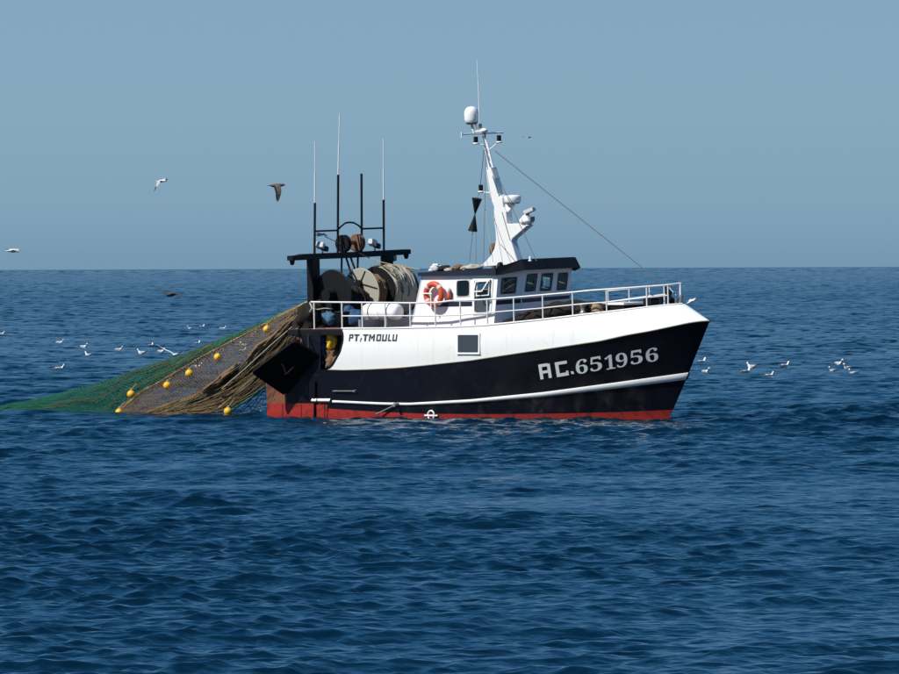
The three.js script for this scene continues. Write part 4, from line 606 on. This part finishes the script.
  rope('headrope', [[203, 356], [202.5, 352], [204, 348.5], [212, 344.8]].map(p => LZ(p[0], p[1], 1.0)), .02, M.brown);
  rope('footrope', [[302, 311], [282, 327], [262, 346], [244, 363], [232, 372], [214, 386], [196, 397]].map(p => LZ(p[0], p[1] + 4, 1.75)), .03, M.netDark);
  rope('pale_rope', [[298, 320.5], [293.5, 325.6], [270, 346], [246, 368], [232, 380], [222, 389]].map(p => LZ(p[0], p[1], 2.0)), .015, M.paleRope);
  rope('green_rope', [[268, 384.5], [258, 391], [250, 398], [240, 404.5], [233, 409], [226, 414]].map(p => LZ(p[0], p[1], 2.0)), .02, M.greenRope);
  rope('green_rope', [[226, 387], [206, 396], [190, 402], [172, 408], [158, 413]].map(p => LZ(p[0], p[1], 1.85)), .012, M.greenRope);
  rope('brown_rope', [[288, 345], [268, 366], [250, 382], [232, 397], [216, 410]].map(p => LZ(p[0], p[1], 2.05)), .02, M.rope);
  for (const [a, b] of [[[266, 390], [240, 413]], [[262, 392], [247, 414]], [[267, 395], [255, 415]], [[256, 398], [262, 414]], [[248, 404], [254, 414.5]], [[266, 402], [244, 415]], [[252, 399], [236, 414]], [[262, 398], [250, 415]]]) part('bridle_line', tube(LZ(...a, 1.7), LZ(...b, 1.7), .012, .012, 5), rnd() < .5 ? M.wire : M.paleRope, net);
  part('shackle_lump', [lump(LZ(273, 337, 1.7), .1, .13, .1, .4, 2, 3), lump(LZ(231, 372, 1.7), .12, .1, .1, .4, 2, 3), lump(LZ(205, 391, 1.7), .09, .07, .08, .4, 2, 3), lump(LZ(226, 396, 1.95), .14, .1, .1, .4, 2, 3)], M.netDark, net);
  for (const [x, y] of [[267.2, 329.4], [218, 357.2], [189.4, 373.4], [167.4, 385.6], [131.2, 394.2], [119.4, 412.4], [228, 411.4]]) { const p = LZ(x, y, x === 228 ? 2.45 : 1.32), f = part('float', new THREE.SphereGeometry(.118, 22, 16).scale(1, .97, 1).translate(p.x, p.y, p.z), M.yellow, net); part('lug', [new THREE.TorusGeometry(.034, .014, 6, 12).translate(p.x, p.y + .125, p.z), tube(V(p.x, p.y + .12, p.z), V(p.x + .05, p.y + .3, p.z - .18), .012)], M.rope, f); }
  for (let k = 0; k < 26; k++) { const x = rr(128, 300), p = at(HEAD, x); part('lashing', tube(V(p.x, p.y + .03, p.z + .03), V(p.x + rr(-.05, .05), p.y - rr(.08, .22), p.z + .06), .012, .02, 5), k % 2 ? M.brown : M.rope, net); }
}

/* ------------------------------------------------------------------ gulls */
function gullBody(rings) { // rings: [x, y, halfWidth, halfHeight], tail to beak, one continuous skin
  const n = 12; return sheet(n, rings.length - 1, (i, j) => { const k = rings[Math.round(j * (rings.length - 1))], a = i * 2 * Math.PI; return V(k[0], k[1] + Math.sin(a) * k[3], Math.cos(a) * k[2]); });
}
function wing(root, elbow, wrist, tip, chord, C, B, lift = .012) { // feathered wing: inner, middle, pointed hand
  const P = [root, elbow, wrist, tip], _ = 0;
  const top = (s, t, up) => { const k = Math.min(2, Math.floor(s * 3)), f = s * 3 - k, p = P[k].clone().lerp(P[k + 1], f), c = lerp(C[k], C[k + 1], f), b = lerp(B[k], B[k + 1], f); return p.add(V(b + c * (.4 - t), up * lift * Math.sin(Math.PI * Math.min(1, t * 1.2 + .05)), 0)); };
  return [sheet(12, 6, (s, t) => top(s, t, 1)), sheet(12, 6, (s, t) => top(s, 1 - t, -1))];
}
for (const k of ['greenDark', 'teal', 'gullWhite', 'gullGrey', 'gullDark', 'gullBrown', 'green']) M[k].side = THREE.DoubleSide;
const sitRings = [[-.27, .10, .004, .004], [-.22, .10, .035, .012], [-.15, .085, .065, .035], [-.06, .065, .085, .068], [.04, .06, .088, .078], [.12, .075, .07, .07], [.165, .115, .045, .05], [.185, .165, .036, .04], [.205, .205, .042, .042], [.235, .215, .036, .036], [.258, .21, .014, .014], [.262, .209, .01, .01]];
function sittingGull() {
  const g = new THREE.Group();
  part('body', gullBody(sitRings), M.gullWhite, g);
  part('beak', tube(V(.255, .21, 0), V(.315, .198, 0), .011, .003, 6), M.beak, g);
  for (const s of [-1, 1]) { part('wing', lump(V(-.05, .095, s * .062), .16, .05, .032, .08, 1.5, 3), M.gullGrey, g); part('wing_tip', tube(V(-.15, .11, s * .05), V(-.31, .125, s * .015), .02, .004, 6), M.gullDark, g); }
  return g;
}
const proto = sittingGull();
const water = [[1, 333, 0], [59.8, 341.7, 0], [84, 346, 0], [88.4, 354.5, 0], [59, 368, 0], [118.7, 348.7, 0], [150.4, 344.5, 0], [142, 352, 0], [161.3, 350.5, 0], [190.5, 327.4, 0], [201.6, 325.8, 0], [222.5, 327.6, 0], [197, 342.5, 0], [197.6, 366, 0], [238, 344.6, 0], [244.4, 344.4, 0], [242, 350, 0], [256, 349.6, 0],
  [701, 361.5, 1], [705.7, 371, 1], [751.8, 366.4, 1], [745.6, 371.6, 1], [768.5, 375, 1], [784, 365.4, 1], [839, 363, 1], [832.9, 370, 1], [847.5, 367.6, 1], [853.4, 373, 1]];
for (const [x, y, r] of water) {
  const o = proto.clone(); o.name = numbered('gull'); const p = onWater(x, y + 2.2); o.position.set(p.x, -.01, p.z); o.rotation.y = rnd() < .75 ? rr(-.9, .9) : rr(2.2, 4); const s = rr(.8, 1.02); o.scale.set(s, s * 1.15, s * 1.2);
  o.userData = r ? { label: 'white gull floating on the sea beyond the bow', category: 'gull', group: 'gulls afloat off the bow' } : { label: 'white gull floating on the sea beyond the trawl net', category: 'gull', group: 'gulls afloat beyond the net' }; scene.add(o);
}
const flyRings = [[-.30, 0, .07, .006], [-.22, 0, .045, .016], [-.12, -.005, .06, .05], [0, -.01, .075, .07], [.1, 0, .066, .064], [.17, .012, .045, .046], [.215, .02, .042, .042], [.25, .02, .032, .032], [.272, .016, .012, .012], [.276, .016, .008, .008]];
function flyingGull(px, py, dist, label, body, under, tipM, W, rot, scale = 1.1) {
  const g = new THREE.Group(); g.name = numbered('gull'); g.userData = { label, category: 'gull' };
  part('body', gullBody(flyRings), body, g); part('beak', tube(V(.265, .016, 0), V(.325, .006, 0), .011, .003, 6), M.beak, g);
  for (const [e, w, t, s] of W) { part('wing', wing(V(.02, .02, s * .05), e, w, w.clone().lerp(t, .45), .19, [.19, .2, .16, .105], [0, .015, .03, .01]), under, g); part('wing_tip', wing(w.clone().lerp(t, .30), w.clone().lerp(t, .55), w.clone().lerp(t, .8), t, .115, [.125, .092, .05, .006], [.018, .0, -.015, -.035]), tipM, g); }
  g.position.copy(camera.position).addScaledVector(rayDir(px, py), dist); g.rotation.order = 'YXZ'; g.rotation.set(...rot); g.scale.setScalar(scale); scene.add(g);
}
flyingGull(161.5, 181, 275, 'pale gull with drooping dark-tipped wings flying high in the sky', M.gullWhite, M.gullGrey, M.gullDark, [[V(.03, .06, .26), V(.02, -.10, .42), V(-.08, -.44, .58), 1], [V(.04, .08, -.25), V(.0, .04, -.42), V(-.12, -.14, -.60), -1]], [.15, -.55, 0], .62);
flyingGull(276.5, 185.5, 265, 'brown gull with wings beating straight down in the sky', M.gullBrown, M.gullBrown, M.gullDark, [[V(.03, -.03, .14), V(.05, -.20, .20), V(.06, -.54, .22), 1], [V(.03, -.03, -.14), V(.05, -.20, -.20), V(.06, -.52, -.22), -1]], [0, .12, 0], .9);
flyingGull(13, 250.6, 330, 'small gull gliding with level wings just above the horizon', M.gullWhite, M.gullGrey, M.gullDark, [[V(.03, .04, .25), V(.05, .02, .45), V(-.02, -.03, .70), 1], [V(.03, .04, -.25), V(.05, .03, -.45), V(-.02, .0, -.70), -1]], [.06, .35, 0], 1.0);
flyingGull(171, 294.6, 300, 'dark gull skimming low over the sea with one wing raised', M.gullBrown, M.gullDark, M.gullDark, [[V(.03, .04, .25), V(.05, -.01, .45), V(-.04, -.06, .72), 1], [V(.05, .06, -.28), V(.08, .10, -.5), V(.02, .16, -.8), -1]], [.0, .75, 0], .95);
flyingGull(175.8, 355, 330, 'white gull with raised wings in a V alighting behind the net', M.gullWhite, M.gullWhite, M.gullGrey, [[V(.03, .12, .22), V(.05, .20, .45), V(-.02, .36, .70), 1], [V(.03, .12, -.22), V(.05, .20, -.45), V(-.02, .38, -.70), -1]], [0, 1.25, 0], 1.05);
flyingGull(691.6, 301, 262, 'white gull flying close past the bow rail', M.gullWhite, M.gullWhite, M.gullGrey, [[V(.03, .03, .12), V(.02, .05, .2), V(-.1, .02, .3), 1], [V(.03, .03, -.12), V(.02, .05, -.2), V(-.1, .02, -.3), -1]], [0, .5, .4], .6);
flyingGull(529.5, 137.2, 620, 'tiny far gull in the sky right of the mast top', M.gullBrown, M.gullGrey, M.gullDark, [[V(.03, .05, .25), V(.05, .07, .45), V(-.02, -.02, .70), 1], [V(.03, .05, -.25), V(.05, .07, -.45), V(-.02, -.02, -.70), -1]], [.1, 1.2, 0], .8);

renderer.render(scene, camera);
